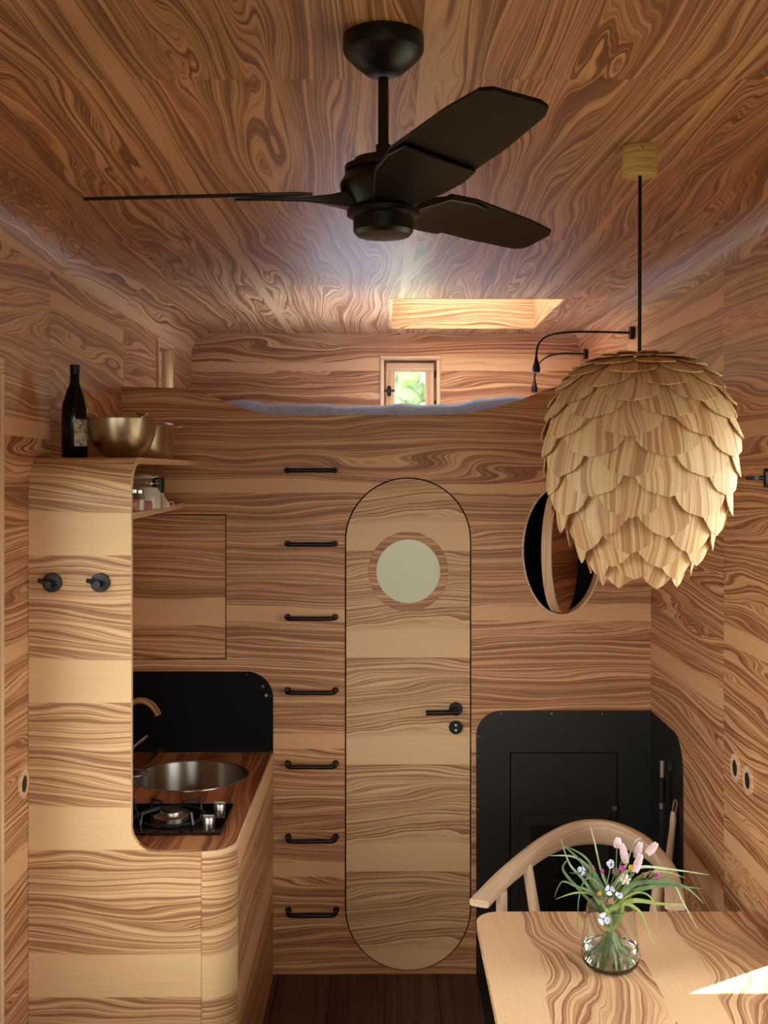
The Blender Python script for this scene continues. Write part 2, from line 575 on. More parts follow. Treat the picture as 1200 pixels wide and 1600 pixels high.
ZW = ZC - RF     # walls stop where the rounded ceiling edge begins
TH = 0.014
def side_wall(name, x, s, holes, cuts, mat, label):
    """s = outward direction in X; the panels are separate veneered boards with thin joints"""
    b = MB()
    for (a0, a1, b0, b1) in rect_minus((YR - 0.1, YF + 0.1, -0.05, ZC + 0.05), holes):
        xa, xb = sorted((x + s * TH, x + s * 0.10))
        b.box(xa, xb, a0, a1, b0, b1)
    w = struct(b.build(name, M['shell'], grain='Y'), label, 'wall')
    for i, (c0, c1) in enumerate(zip(cuts[:-1], cuts[1:])):
        hs = [h for h in holes if h[0] < c1 and h[1] > c0]
        out = [(c0 + 0.0006, 0.0), (c1 - 0.0006, 0.0), (c1 - 0.0006, ZW), (c0 + 0.0006, ZW)]
        inner = []
        rects = [(c0 + 0.0006, c1 - 0.0006, 0.0, ZW)]
        rects = rect_minus(rects[0], hs)
        mb = MB()
        for (a0, a1, b0, b1) in rects:
            xa, xb = sorted((x, x + s * TH))
            mb.box(xa, xb, a0, a1, b0, b1)
        mb.build('wall_panel', mat, w, 'Y', (i * 2.37, i * 0.21))
    return w

side_wall('wall_left', XL, -1, [LDOOR, LLOFT], [YR, 0.6, 2.0, 3.44, 4.405, YF], M['left'], 'long veneered cabin wall with the glazed door and bottle shelf')
side_wall('wall_right', XR, 1, [RWIN], [YR, 0.6, 2.0, 3.435, 4.80, YF], M['right'], 'long veneered cabin wall beside the dining table')

# ceiling with rounded long edges
def ceil_profile():
    pr = [(XL, ZW, 0.0)]
    n = 8
    for i in range(1, n + 1):
        a = PI / 2 * i / n
        pr.append((XL + RF * (1 - math.cos(a)), ZW + RF * math.sin(a), RF * a))
    v0 = RF * PI / 2
    xs = [SKY[0], SKY[1]]
    for xx in xs:
        pr.append((xx, ZC, v0 + xx - (XL + RF)))
    v1 = v0 + (XR - RF) - (XL + RF)
    for i in range(0, n + 1):
        a = PI / 2 * (1 - i / n)
        pr.append((XR - RF * (1 - math.cos(a)), ZW + RF * math.sin(a), v1 + RF * PI / 2 * i / n))
    return pr

def ceil_panel(y0, y1, parent, idx):
    pr = ceil_profile()
    ys = [y0 + 0.0006]
    for yy in (SKY[2], SKY[3]):
        if y0 < yy < y1: ys.append(yy)
    ys.append(y1 - 0.0006)
    mb = MB()
    uvs = []
    vs, fs = [], []
    for y in ys:
        for (px, pz, v) in pr:
            vs.append((px, y, pz)); uvs.append((y, v))
    k = len(pr)
    for j in range(len(ys) - 1):
        for i in range(k - 1):
            mx, my = 0.5 * (pr[i][0] + pr[i + 1][0]), 0.5 * (ys[j] + ys[j + 1])
            if SKY[0] < mx < SKY[1] and SKY[2] < my < SKY[3]:
                continue
            fs.append((j * k + i, (j + 1) * k + i, (j + 1) * k + i + 1, j * k + i + 1))
    mb.add(vs, fs)
    o = mb.build('ceiling_panel', M['ceil'], parent, uvs=uvs, uvo=(idx * 0.16, 0.0), smooth=30)
    so = o.modifiers.new('thick', 'SOLIDIFY')
    so.thickness = 0.012
    so.offset = -1.0
    so.use_rim = False
    return o

b = MB()
for (a0, a1, b0, b1) in rect_minus((XL - 0.12, XR + 0.12, YR - 0.12, YF + 0.12), [(SKY[0] - 0.016, SKY[1] + 0.016, SKY[2] - 0.016, SKY[3] + 0.016)]):
    b.box(a0, a1, b0, b1, ZC + 0.016, ZC + 0.10)
ceil = struct(b.build('ceiling', M['shell']), 'swirling olive-ash veneer ceiling with rounded edges', 'ceiling')
cy = [YR, 0.62, 2.113, 3.58, 4.43, YF]
for i in range(5):
    ceil_panel(cy[i], cy[i + 1], ceil, i)

# skylight well
sk = struct(empty('window_1', (0, 0, 0)), 'square roof light with a pale wooden well above the loft', 'skylight')
zt = ZC + 0.30
MB().box(SKY[0] - 0.014, SKY[1] + 0.014, SKY[3], SKY[3] + 0.014, ZC - 0.001, zt).build('well_board', M['far'], sk, 'X')
MB().box(SKY[0] - 0.014, SKY[1] + 0.014, SKY[2] - 0.014, SKY[2], ZC - 0.001, zt).build('well_board', M['far'], sk, 'X')
MB().box(SKY[0] - 0.014, SKY[0], SKY[2], SKY[3], ZC - 0.001, zt).build('well_board', M['far'], sk, 'Y')
MB().box(SKY[1], SKY[1] + 0.014, SKY[2], SKY[3], ZC - 0.001, zt).build('well_board', M['far'], sk, 'Y')
mb = MB()
for (a0, a1, b0, b1) in rect_minus((SKY[0] - 0.04, SKY[1] + 0.04, SKY[2] - 0.04, SKY[3] + 0.04), [(SKY[0] + 0.03, SKY[1] - 0.03, SKY[2] + 0.03, SKY[3] - 0.03)]):
    mb.box(a0, a1, b0, b1, zt, zt + 0.04)
mb.build('frame', M['ash'], sk)
MB().box(SKY[0], SKY[1], SKY[2], SKY[3], zt + 0.018, zt + 0.024).build('pane', M['pane'], sk)

# end wall of the loft, rear wall
def end_wall(name, y, s, holes, mat, label, z0=0.0):
    b = MB()
    for (a0, a1, b0, b1) in rect_minus((XL - 0.1, XR + 0.1, -0.05, ZC + 0.05), holes):
        ya, yb = sorted((y + s * TH, y + s * 0.10))
        b.box(a0, a1, ya, yb, b0, b1)
    w = struct(b.build(name, M['shell']), label, 'wall')
    n = 8
    ol = [(XL, z0), (XR, z0)] + [(XR - RF * (1 - math.cos(PI / 2 * i / n)), ZW + RF * math.sin(PI / 2 * i / n)) for i in range(n + 1)] \
        + [(XL + RF * (1 - math.cos(PI / 2 * i / n)), ZW + RF * math.sin(PI / 2 * i / n)) for i in range(n, -1, -1)]
    MB().plate(ol, [rect(*h_) for h_ in holes], lambda a, b_, d: (a, y + s * d, b_), TH).build('wall_panel', mat, w, 'X')
    return w
end_wall('wall_far', YF, 1, [FWIN, WWIN], M['far'], 'veneered end wall behind the loft bed with the small window')
end_wall('wall_rear', YR, -1, [REAR], M['back'], 'veneered end wall with the wide garden window')

# partition wall under the loft: wavy top edge, arched door, square hatch and oval opening
DCX, DR, DZ0, DZ1 = 0.0915, 0.2415, 0.0175, 1.935
def stadium(cx, r, z0, z1, n=24):
    return arc(cx, z1 - r, r, 0, 180, n) + arc(cx, z0 + r, r, 180, 360, n)
def bz(x, y):
    return ((x - 601) / 400.0, CAM_Z - (y - 739) / 400.0)
top = [bz(*p) for p in [(190, 604), (230, 605), (270, 606), (296, 608), (312, 611), (330, 618), (350, 627), (370, 635), (390, 641.5), (410, 645.5), (430, 647.5), (455, 648.5),
                        (560, 649), (650, 648.5), (690, 648), (715, 646.5), (740, 643.5), (762, 639.5), (785, 634), (805, 628), (825, 620), (845, 611.5), (865, 605), (885, 600.5), (905, 598), (940, 597), (1017, 596.5)]]
top = [(XL, top[0][1])] + top[1:-1] + [(XR, top[-1][1])]
OVC, OVA, OVB = bz(878, 860), 0.1575, 0.2575
HX0, HX1, HZ0, HZ1 = XL + 0.022, -0.6225, 1.2325, 1.7925
outer = [(XL, 0.0), (XR, 0.0)] + top[::-1]
holes = [stadium(DCX, DR + 0.0055, DZ0 - 0.0055, DZ1 + 0.0055), circle(OVC[0], OVC[1], OVB, 56, OVA), rect(HX0 - 0.004, HX1 + 0.004, HZ0 - 0.004, HZ1 + 0.004)]
wb = struct(MB().plate(outer, holes, FXZ(YB), 0.02).build('wall_back', M['back'], grain='X', uvo=(0.4, 0.12)), 'veneered wall under the loft with a wavy top edge', 'wall')
# square flush hatch in the wall
ht = tag(empty('wall_cupboard_door', (0, YB, HZ0)), 'flush square cupboard door in the wall above the black splashback', 'cupboard door')
MB().box(HX0, HX1, -0.001, 0.018, 0, HZ1 - HZ0).build('door_leaf', M['hatch'], ht, 'X', (0.3, -0.13))
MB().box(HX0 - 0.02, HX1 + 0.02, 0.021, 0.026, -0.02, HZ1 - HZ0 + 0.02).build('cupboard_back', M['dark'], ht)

# loft floor
struct(MB().box(XL, XR, YB + 0.021, YF, 2.02, 2.06).build('floor_loft', M['back']), 'wooden loft floor under the mattress', 'floor')
struct(MB().box(-0.20, -0.17, YB + 0.021, YF, 0.0, 2.02).build('wall_washroom', M['dark']), 'dark washroom divider behind the arched door', 'wall')

# door
dr = struct(empty('door_1', (DCX, YB, 0)), 'tall arched veneered door with a round window', 'door')
WZ = 1.5725
def fr_d(a, b_, d): return (a, -0.001 + d, b_)
MB().plate(stadium(0, DR, DZ0, DZ1, 32), [circle(0.001, WZ, 0.156, 64)], fr_d, 0.03).build('door_leaf', M['door'], dr, 'X', (0.9, 0.016))
MB().plate(circle(0.001, WZ, 0.1552, 64), [circle(0.001, WZ, 0.125, 64)], fr_d, 0.03).build('window_ring', M['back'], dr, 'X', (3.3, 0.77))
MB().plate(circle(0.001, WZ, 0.1249, 64), [], lambda a, b_, d: (a, 0.004 + d, b_), 0.008).build('round_pane', M['frost'], dr)['label'] = 'round pale green frosted pane'
HXD = (712 - 601) / 400.0 - DCX
MB().plate(circle(0.001, WZ, 0.172, 48), [circle(0.001, WZ, 0.124, 48)], lambda a, b_, d: (a, 0.0295 + d, b_), 0.006).build('ring_light_block', M['dark'], dr)  # dark ring added behind the joint to stop light leaking through
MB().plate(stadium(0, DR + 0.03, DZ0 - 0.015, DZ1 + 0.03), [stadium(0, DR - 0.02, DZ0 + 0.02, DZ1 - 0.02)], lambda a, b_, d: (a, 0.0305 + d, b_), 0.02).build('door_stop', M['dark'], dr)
hd = MB().lathe([(0.0265, 0.0), (0.0265, 0.008), (0.025, 0.009)], (HXD, -0.010, 1.0375), 28, 'Y').build('door_handle', M['black'], dr, smooth=40)
MB().tube([(HXD, -0.008, 1.0375), (HXD, -0.05, 1.0355)], 0.0095, 12).build('handle_neck', M['black'], hd, smooth=40)
MB().tube([(HXD + 0.009, -0.052, 1.033), (HXD - 0.055, -0.055, 1.0325), (HXD - 0.118, -0.055, 1.032)], 0.0100, 14).build('lever', M['black'], hd, smooth=40)
rs = MB().lathe([(0.0265, 0.0), (0.0265, 0.008), (0.025, 0.009)], (HXD, -0.010, 0.965), 28, 'Y').build('lock_rosette', M['black'], dr, smooth=40)
for dz in (0.010, -0.010):
    MB().lathe([(0.0045, 0.0), (0.004, 0.003)], (HXD, -0.0125, 0.965 + dz), 12, 'Y').build('screw', M['white'], rs)

# oval opening with a pivoting lid
ov = tag(empty('pivoting_hatch', (OVC[0], YB, OVC[1])), 'oval pivoting hatch standing half open in the wall behind the lamp', 'hatch')
ln = MB().plate(circle(0, 0, OVB - 0.0005, 56, OVA - 0.0005), [circle(0, 0, OVB - 0.008, 56, OVA - 0.008)], lambda a, b_, d: (a, -0.003 + d, b_), 0.075)
ln.build('lining_ring', M['edge'], ov)
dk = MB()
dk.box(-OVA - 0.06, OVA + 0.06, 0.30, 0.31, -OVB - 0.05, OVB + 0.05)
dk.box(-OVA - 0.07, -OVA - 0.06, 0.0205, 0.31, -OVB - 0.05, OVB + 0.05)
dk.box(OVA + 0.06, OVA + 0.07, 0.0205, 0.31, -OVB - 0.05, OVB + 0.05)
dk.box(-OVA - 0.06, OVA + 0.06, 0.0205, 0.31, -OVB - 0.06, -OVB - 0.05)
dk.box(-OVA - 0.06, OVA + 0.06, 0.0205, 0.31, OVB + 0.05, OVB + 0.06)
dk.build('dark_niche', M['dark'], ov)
th = math.radians(60)
def lidf(a, b_, d):
    # a along lid width, d thickness; turned about the vertical pivot
    dd = d - 0.02
    return (a * math.cos(th) - dd * math.sin(th), 0.03 + a * math.sin(th) + dd * math.cos(th), b_)
lid = MB().plate(circle(0, 0, OVB - 0.012, 56, OVA - 0.012), [], lidf, 0.001).build('lid_face', M['top'], ov, 'X')
MB().plate(circle(0, 0, OVB - 0.010, 56, OVA - 0.010), [], lambda a, b_, d: lidf(a, b_, d + 0.002), 0.040).build('lid_core', M['edge'], ov, 'Z')

# ------------------------------------------------------------------ windows and the glazed door
def window(name, loc, rz, w, h, label, depth=0.08, casing=0.02, sash=0.045, handle=None, cas_out=0.012, hinges=None, cat='window'):
    t = struct(empty(name, loc, rz), label, cat)
    def frame(n, x0, x1, z0, z1, b, y0, y1, mat, par, bv=0.002):
        MB().box(x0, x1, y0, y1, z1 - b, z1).build(n, mat, par, 'X', bevel=bv, seg=1)
        MB().box(x0, x1, y0, y1, z0, z0 + b).build(n, mat, par, 'X', (1.3, 0), bevel=bv, seg=1)
        MB().box(x0, x0 + b, y0, y1, z0 + b, z1 - b).build(n, mat, par, 'Z', (0.5, 0), bevel=bv, seg=1)
        MB().box(x1 - b, x1, y0, y1, z0 + b, z1 - b).build(n, mat, par, 'Z', (0.9, 0), bevel=bv, seg=1)
    frame('casing', -w / 2 - casing * 0.2, w / 2 + casing * 0.2, -casing * 0.2, h + casing * 0.2, casing, -cas_out, depth + 0.02, M['ash'], t)
    c = casing * 0.8
    frame('sash', -w / 2 + c + 0.012, w / 2 - c - 0.012, c + 0.012, h - c - 0.012, sash, depth * 0.45, depth * 0.45 + 0.04, M['ash'], t)
    s2 = c + 0.012 + sash - 0.004
    frame('glazing_bead', -w / 2 + s2, w / 2 - s2, s2, h - s2, 0.010, depth * 0.45 + 0.012, depth * 0.45 + 0.034, M['ash'], t)
    frame('outer_stop', -w / 2 + c, w / 2 - c, c, h - c, 0.020, depth * 0.45 + 0.04, depth * 0.45 + 0.06, M['ash'], t)
    MB().box(-w / 2 + s2, w / 2 - s2, depth * 0.45 + 0.020, depth * 0.45 + 0.025, s2, h - s2).build('pane', M['pane'], t)
    if handle:
        hx, hz, sx = handle
        y = depth * 0.45
        hb = MB().plate(arc(hx, hz + 0.018, 0.011, 0, 180, 8) + arc(hx, hz - 0.018, 0.011, 180, 360, 8), [], lambda a, b_, d: (a, y - 0.008 + d, b_), 0.009).build('handle', M['black'], t)
        MB().tube([(hx, y - 0.006, hz), (hx, y - 0.035, hz)], 0.006, 10).build('handle_neck', M['black'], hb, smooth=40)
        MB().tube([(hx - 0.03, y - 0.036, hz), (hx + 0.03, y - 0.036, hz)], 0.0062, 10).build('handle_bar', M['black'], hb, smooth=40)
    for (hx, hz) in hinges or []:
        MB().tube([(hx, depth * 0.45 - 0.004, hz - 0.019), (hx, depth * 0.45 - 0.004, hz + 0.019)], 0.006, 10).build('hinge', M['black'], t, smooth=40)
    return t

fw, fh = FWIN[1] - FWIN[0], FWIN[3] - FWIN[2]
window('window_2', ((FWIN[0] + FWIN[1]) / 2, YF, FWIN[2]), 0, fw, fh, 'small casement window with black latch above the loft bed', handle=(-0.112, 0.195, 1), hinges=[(0.134, 0.285), (0.134, 0.125)], sash=0.042)
window('window_3', (XL, (LLOFT[0] + LLOFT[1]) / 2, LLOFT[2]), PI / 2, LLOFT[1] - LLOFT[0], LLOFT[3] - LLOFT[2], 'small window in a deep reveal above the bottle shelf', depth=0.09, handle=(-0.12, 0.195, 1))
window('window_4', (XR, (RWIN[0] + RWIN[1]) / 2, RWIN[2]), -PI / 2, RWIN[1] - RWIN[0], RWIN[3] - RWIN[2], 'window beside the dining table with a black handle', depth=0.06, casing=0.025, sash=0.055)
window('door_2', (XL, (LDOOR[0] + LDOOR[1]) / 2, LDOOR[2]), PI / 2, LDOOR[1] - LDOOR[0], LDOOR[3] - LDOOR[2], 'glazed door in pale frame at the edge of the photo', depth=0.05, casing=0.04, sash=0.07, cat='door')
dp = bpy.data.objects['door_2']
MB().box(-(LDOOR[1] - LDOOR[0]) / 2 + 0.03, (LDOOR[1] - LDOOR[0]) / 2 - 0.03, 0.028, 0.056, 0.03, 0.85).build('added_light_panel', M['ash'], dp, 'X')  # solid panel added out of view to keep light off the lower walls
window('window_5', (0, YR, REAR[2]), PI, REAR[1] - REAR[0], REAR[3] - REAR[2], 'wide garden window in the end wall', depth=0.06, casing=0.04, sash=0.09)
window('window_6', ((WWIN[0] + WWIN[1]) / 2, YF, WWIN[2]), 0, WWIN[1] - WWIN[0], WWIN[3] - WWIN[2], 'washroom window behind the arched door')
# black handle of the table-side window
wh = tag(empty('window_handle', (XR, 2.93, 1.945)), 'black T-shaped window handle on the wall behind the pine-cone lamp', 'handle')
MB().plate(arc(0, 0.014, 0.011, 0, 180, 8) + arc(0, -0.014, 0.011, 180, 360, 8), [], lambda a, b_, d: (-0.046 + d, a, b_), 0.034).build('escutcheon', M['black'], wh)
MB().tube([(-0.04, 0, 0), (-0.075, 0, 0)], 0.006, 10).build('handle_neck', M['black'], wh, smooth=40)
MB().tube([(-0.078, -0.035, 0), (-0.078, 0.035, 0)], 0.0068, 12).build('handle_bar', M['black'], wh, smooth=40)

# unseen board added over the table-side window to shape the sun patch
sh = tag(empty('sun_blocker', (XR + 0.12, 0, 2.28)), 'flat board added out of view outside the window to cut the sun', 'sun blocker')
MB().box(0, 0.95, 1.0, 3.31, 0, 0.03).build('sun_blocker_board', M['shell'], sh, 'Y')

# ------------------------------------------------------------------ ladder rungs on the wall
for i in range(7):
    z = CAM_Z - (735 + 114.4 * i - 739) / 400.0
    x0 = (486 + 0.33 * i - 601) / 400.0
    nm = ['topmost', 'second from the top', 'third from the top', 'middle', 'third from the floor', 'second from the floor', 'lowest'][i]
    pts = [(x0 - 0.093, YB, z)] + [(x0 - 0.093 + 0.022 * (1 - math.cos(a)), YB - 0.036 - 0.022 * math.sin(a), z) for a in [PI / 2 * k / 6 for k in range(7)]]
    pts = pts + [(2 * x0 - p[0], p[1], p[2]) for p in pts[::-1]]
    rg = tag(empty('ladder_rung', (0, 0, 0)), f'black metal climbing rung beside the arched door, {nm} of seven', 'rung', 'climbing rungs up to the loft')
    MB().tube(pts, 0.0088, 12).build('bar', M['black'], rg, smooth=50)
    for s in (-1, 1):
        MB().lathe([(0.013, 0), (0.013, 0.004)], (x0 + s * 0.093, YB - 0.0045, z), 16, 'Y').build('foot', M['black'], rg)

# ------------------------------------------------------------------ kitchen
YP = 3.228
PXR = -0.7306
CH = 0.865
CXR = -0.435
pt = tag(empty('kitchen_partition', (XL, YP, 0)), 'tall pale veneered partition bent over into a shelf at its top', 'partition')
pt.location = (0, 0, 0)
rn = 0.075
ol = [(XL + 0.001, 0.0), (-0.5285, 0.0), (-0.5285, CH)]
ol += [(p[0], p[1]) for p in arc(PXR + rn, CH + rn, rn, 270, 180, 12)]
ol += [(PXR, 1.903), (XL + 0.001, 1.903)]
MB().plate(ol, [], FXZ(YP), 0.018).build('front_panel', M['part'], pt, 'X', (0.55, -0.022))
# bent top, swept along a quarter circle then back to the wall
pth = [(YP, 1.903, 1.903)]
Rb = 0.10
for i in range(1, 13):
    a = PI / 2 * i / 12
    pth.append((YP + Rb * (1 - math.cos(a)), 1.903 + Rb * math.sin(a), 1.903 + Rb * a))
pth += [(3.8, 2.003, 1.903 + Rb * PI / 2 + 0.47), (YB - 0.001, 2.003, 1.903 + Rb * PI / 2 + 1.04)]
vs, uvs = [], []
for i, (y, z, v) in enumerate(pth):
    a = min(1.0, i / 12) * PI / 2
    ny, nz = math.cos(a), -math.sin(a)
    for (xx, d) in ((XL + 0.001, 0), (PXR, 0), (PXR, 0.018), (XL + 0.001, 0.018)):
        vs.append((xx, y + ny * d, z + nz * d)); uvs.append((xx + (0.002 * d), v + d))
fs = []
for i in range(len(pth) - 1):
    for j in range(4):
        j2 = (j + 1) % 4
        fs.append((i * 4 + j, i * 4 + j2, (i + 1) * 4 + j2, (i + 1) * 4 + j))
mb = MB().add(vs, fs)
o = mb.build('bent_top_shelf', M['part'], pt, uvs=uvs, uvo=(0.55, -0.022), smooth=40)
bm = bmesh.new(); bm.from_mesh(o.data); bmesh.ops.recalc_face_normals(bm, faces=bm.faces); bm.to_mesh(o.data); bm.free()
# pale edge strip along the partition
mb = MB()
mb.box(PXR - 0.0005, PXR + 0.0008, YP - 0.0004, YP + 0.0184, CH + rn, 1.903)
mb.build('edge_strip', M['edge'], pt, 'Z')
vs = []
for i, (y, z, v) in enumerate(pth):
    a = min(1.0, i / 12) * PI / 2
    ny, nz = math.cos(a), -math.sin(a)
    for (xx, d) in ((PXR - 0.0005, -0.0004), (PXR + 0.001, -0.0004), (PXR + 0.001, 0.0184), (PXR - 0.0005, 0.0184)):
        vs.append((xx, y + ny * d, z + nz * d))
MB().add(vs, fs).build('edge_strip', M['edge'], pt, 'Y')

# lower shelf
ls = tag(empty('spice_shelf', (0, 0, 1.84)), 'small shelf holding jars under the bottle shelf', 'shelf')
MB().plate([(XL + 0.001, YP + 0.0185), (PXR - 0.004, YP + 0.0185), (-0.782, YB - 0.001), (XL + 0.001, YB - 0.001)], [], FXY(0.0), 0.018).build('board', M['edge'], ls, 'Y')
MB().plate([(XL + 0.001, YP + 0.0185), (PXR - 0.010, YP + 0.0185), (-0.790, YB - 0.001), (XL + 0.001, YB - 0.001)], [], FXY(0.001), 0.001).build('board_face', M['back'], ls, 'Y')

# base cabinet: curved corner board and side doors
cb = tag(empty('kitchen_cabinet', (0, 0, 0)), 'veneered kitchen base cabinet with a rounded corner', 'cabinet')
rc = CXR - (-0.5275)
vs, uvs = [], []
n = 14
cprof = []
for i in range(n + 1):
    a = PI / 2 * i / n
    cprof.append((-0.5275 + rc * math.sin(a), YP + rc * (1 - math.cos(a)), math.sin(a), -math.cos(a), rc * a))
for (px, py, nx, ny, s) in cprof:
    for (zz, d) in ((0.0, 0), (CH - 0.016, 0), (CH - 0.016, 0.016), (0.0, 0.016)):
        vs.append((px - nx * d, py - ny * d, zz)); uvs.append((px * 0 - 0.5275 + s, zz + d))
fs = []
for i in range(n):
    for j in range(4):
        j2 = (j + 1) % 4
        fs.append((i * 4 + j, i * 4 + j2, (i + 1) * 4 + j2, (i + 1) * 4 + j))
o = MB().add(vs, fs).build('corner_board', M['part'], cb, uvs=uvs, uvo=(0.62, -0.015), smooth=40)
bm = bmesh.new(); bm.from_mesh(o.data); bmesh.ops.recalc_face_normals(bm, faces=bm.faces); bm.to_mesh(o.data); bm.free()
y1 = YP + rc + 0.0015
MB().box(CXR - 0.018, CXR, y1, 3.786, 0.0, CH - 0.016).build('door', M['side'], cb, 'Y', (0, 0.1), bevel=0.001, seg=1)
MB().box(CXR - 0.018, CXR, 3.789, YB - 0.001, 0.0, CH - 0.016).build('door', M['side'], cb, 'Y', (0.7, 0.1), bevel=0.001, seg=1)
MB().box(CXR - 0.03, CXR - 0.019, y1, YB - 0.001, 0.0, CH - 0.018).build('carcass', M['dark'], cb)

# worktop with sink hole
SX, SY, SR = -0.702, 4.042, 0.209
wt = tag(empty('kitchen_worktop', (0, 0, CH)), 'reddish veneered kitchen worktop with pale edge', 'worktop')
cpt = [(-0.5275 + rc * math.sin(PI / 2 * i / 14), YP + rc * (1 - math.cos(PI / 2 * i / 14))) for i in range(15)]
wo = [(XL + 0.001, YP + 0.0185), (-0.5275, YP + 0.0185), (-0.5275, YP)] + cpt[1:] + [(CXR, YB - 0.001), (XL + 0.001, YB - 0.001)]
MB().plate(wo, [circle(SX, SY, SR - 0.006, 56)], FXY(-0.0005), 0.015).build('board', M['top'], wt, 'Y', (0.2, 0.1))
vs, fs = [], []
edge = [(-0.5275, YP)] + cpt[1:] + [(CXR, YB - 0.001)]
for i, (px, py) in enumerate(edge):
    if i == 0: nx, ny = 0, -1
    elif i >= len(cpt) - 1: nx, ny = 1, 0
    else:
        a = PI / 2 * i / 14
        nx, ny = math.sin(a), -math.cos(a)
    for (d, zz) in ((0.0012, -0.0155), (0.0012, 0.001), (-0.005, 0.001), (-0.005, -0.0155)):
        vs.append((px + nx * d, py + ny * d, zz))
for i in range(len(edge) - 1):
    for j in range(4):
        j2 = (j + 1) % 4
        fs.append((i * 4 + j, i * 4 + j2, (i + 1) * 4 + j2, (i + 1) * 4 + j))
MB().add(vs, fs).build('edge_strip', M['edge'], wt, 'Y')

# splashback
sb = tag(empty('splashback', (0, YB, CH)), 'black splashback plate with one rounded corner behind the sink', 'splashback')
x1, z1 = (427 - 601) / 400.0, CAM_Z - (1049 - 739) / 400.0 - CH
MB().plate([(XL + 0.002, 0.001), (x1, 0.001)] + arc(x1 - 0.105, z1 - 0.105, 0.105, 0, 90, 12) + [(XL + 0.002, z1)], [], lambda a, b_, d: (a, -0.004 + d, b_), 0.0035).build('plate', M['splash'], sb)
for (px, py, r) in [(411, 1072, 0.0065), (416.5, 1086, 0.0065), (291, 1053, 0.0022), (386, 1053, 0.0022), (423, 1087, 0.0022), (423, 1173, 0.0022)]:
    MB().lathe([(r, 0), (r * 0.8, 0.003)], ((px - 601) / 400.0, -0.0072, CAM_Z - (py - 739) / 400.0 - CH), 12, 'Y').build('screw', M['chrome'], sb)

# sink
si = tag(empty('sink', (SX, SY, CH)), 'round brushed steel sink set in the worktop', 'sink')
prof = [(0.02, -0.195), (0.14, -0.193), (0.172, -0.186), (0.188, -0.165), (0.1935, -0.13), (0.1955, -0.06), (0.197, 0.0005), (0.2005, 0.003), (0.209, 0.0025), (0.2095, 0.0006)]
MB().lathe(prof, (0, 0, 0), 64, cap=False).build('bowl', M['sink'], si, smooth=35)
MB().lathe([(0.0, -0.1945), (0.035, -0.1935), (0.037, -0.190), (0.02, -0.189)], (0, 0, 0), 24).build('drain', M['chrome'], si, smooth=40)

# tap
tp = tag(empty('tap', (-0.965, 4.16, CH)), 'chrome swan-neck tap reaching over the sink', 'tap')
MB().lathe([(0.026, 0.001), (0.026, 0.01), (0.018, 0.014), (0.018, 0.06)], (0, 0, 0), 20).build('base', M['chrome'], tp, smooth=40)
arc_p = [(0, 0, 0.05), (0, 0, 0.17)] + [(0.072 * (1 - math.cos(a)) + 0, -0.03 * (1 - math.cos(a)), 0.17 + 0.083 * math.sin(a)) for a in [math.radians(d) for d in range(12, 157, 12)]]
MB().tube(arc_p, 0.0125, 14).build('spout', M['chrome'], tp, smooth=50)
MB().tube([(0.012, -0.012, 0.055), (0.035, -0.02, 0.075), (0.095, -0.04, 0.128)], [0.007, 0.006, 0.005], 10).build('lever', M['chrome'], tp, smooth=50)

# strainer hanging over the sink rim (its handle shows)
sv = tag(empty('sieve', (-0.93, 4.05, CH)), 'steel strainer with a flat looped handle beside the sink', 'sieve')
MB().tube([(0.02 + 0.05 * math.cos(a), 0.05 * math.sin(a), 0.007) for a in [2 * PI * i / 24 for i in range(25)]], 0.004, 8).build('ring', M['steel'], sv, smooth=50)
hp = [(0.05, 0.03, 0.008), (0.09, 0.12, 0.02), (0.125, 0.22, 0.035)]
q0, q1 = Vector((0.035, 0.045, 0.008)), Vector((0.088, 0.20, 0.052))
ax = (q1 - q0).normalized(); sd = Vector((ax.y, -ax.x, 0)).normalized(); up = ax.cross(sd)
Lh = (q1 - q0).length
hw = 0.012
MB().plate([(0, -hw * .7), (Lh - hw, -hw)] + arc(Lh - hw, 0, hw, -90, 90, 8) + [(Lh - hw, hw), (0, hw * .7)], [circle(Lh - 0.016, 0, 0.005, 12)], lambda a, b_, d: tuple(q0 + ax * a + sd * b_ + up * d), 0.003).build('handle', M['bronze'], sv)

# gas hob
HY0, HY1, HXR2 = 3.372, 3.677, -0.494
hb = tag(empty('gas_hob', (0, 0, CH)), 'two-burner gas hob of black glass set in the worktop', 'hob')
MB().box(-1.0, HXR2, HY0, HY1, 0.001, 0.008).build('glass_top', M['hobglass'], hb, bevel=0.002)
for bx in (-0.672, -0.885):
    by = 3.53
    rg = MB().lathe([(0.055, 0.0085), (0.055, 0.014), (0.046, 0.018), (0.036, 0.018), (0.036, 0.028), (0.034, 0.031), (0.001, 0.032)], (bx, by, 0), 28).build('burner', M['steel'], hb, smooth=40)
    MB().lathe([(0.030, 0.0325), (0.030, 0.037), (0.02, 0.039)], (bx, by, 0), 24).build('burner_cap', M['iron'], rg, smooth=40)
    MB().tube([(bx, by + 0.04, 0.01), (bx, by + 0.04, 0.05)], 0.002, 6).build('igniter', M['iron'], rg)
    gr = MB()
    for k in range(4):
        a = PI / 4 + k * PI / 2
        c_, s_ = math.cos(a), math.sin(a)
        gr.tube([(bx + 0.115 * c_, by + 0.115 * s_, 0.0085), (bx + 0.108 * c_, by + 0.108 * s_, 0.043), (bx + 0.045 * c_, by + 0.045 * s_, 0.046)], 0.005, 6)
    gr.tube([(bx + 0.105 * math.cos(2 * PI * i / 24), by + 0.105 * math.sin(2 * PI * i / 24), 0.013) for i in range(25)], 0.003, 6, False)
    gr.build('pan_support', M['iron'], hb, smooth=50)
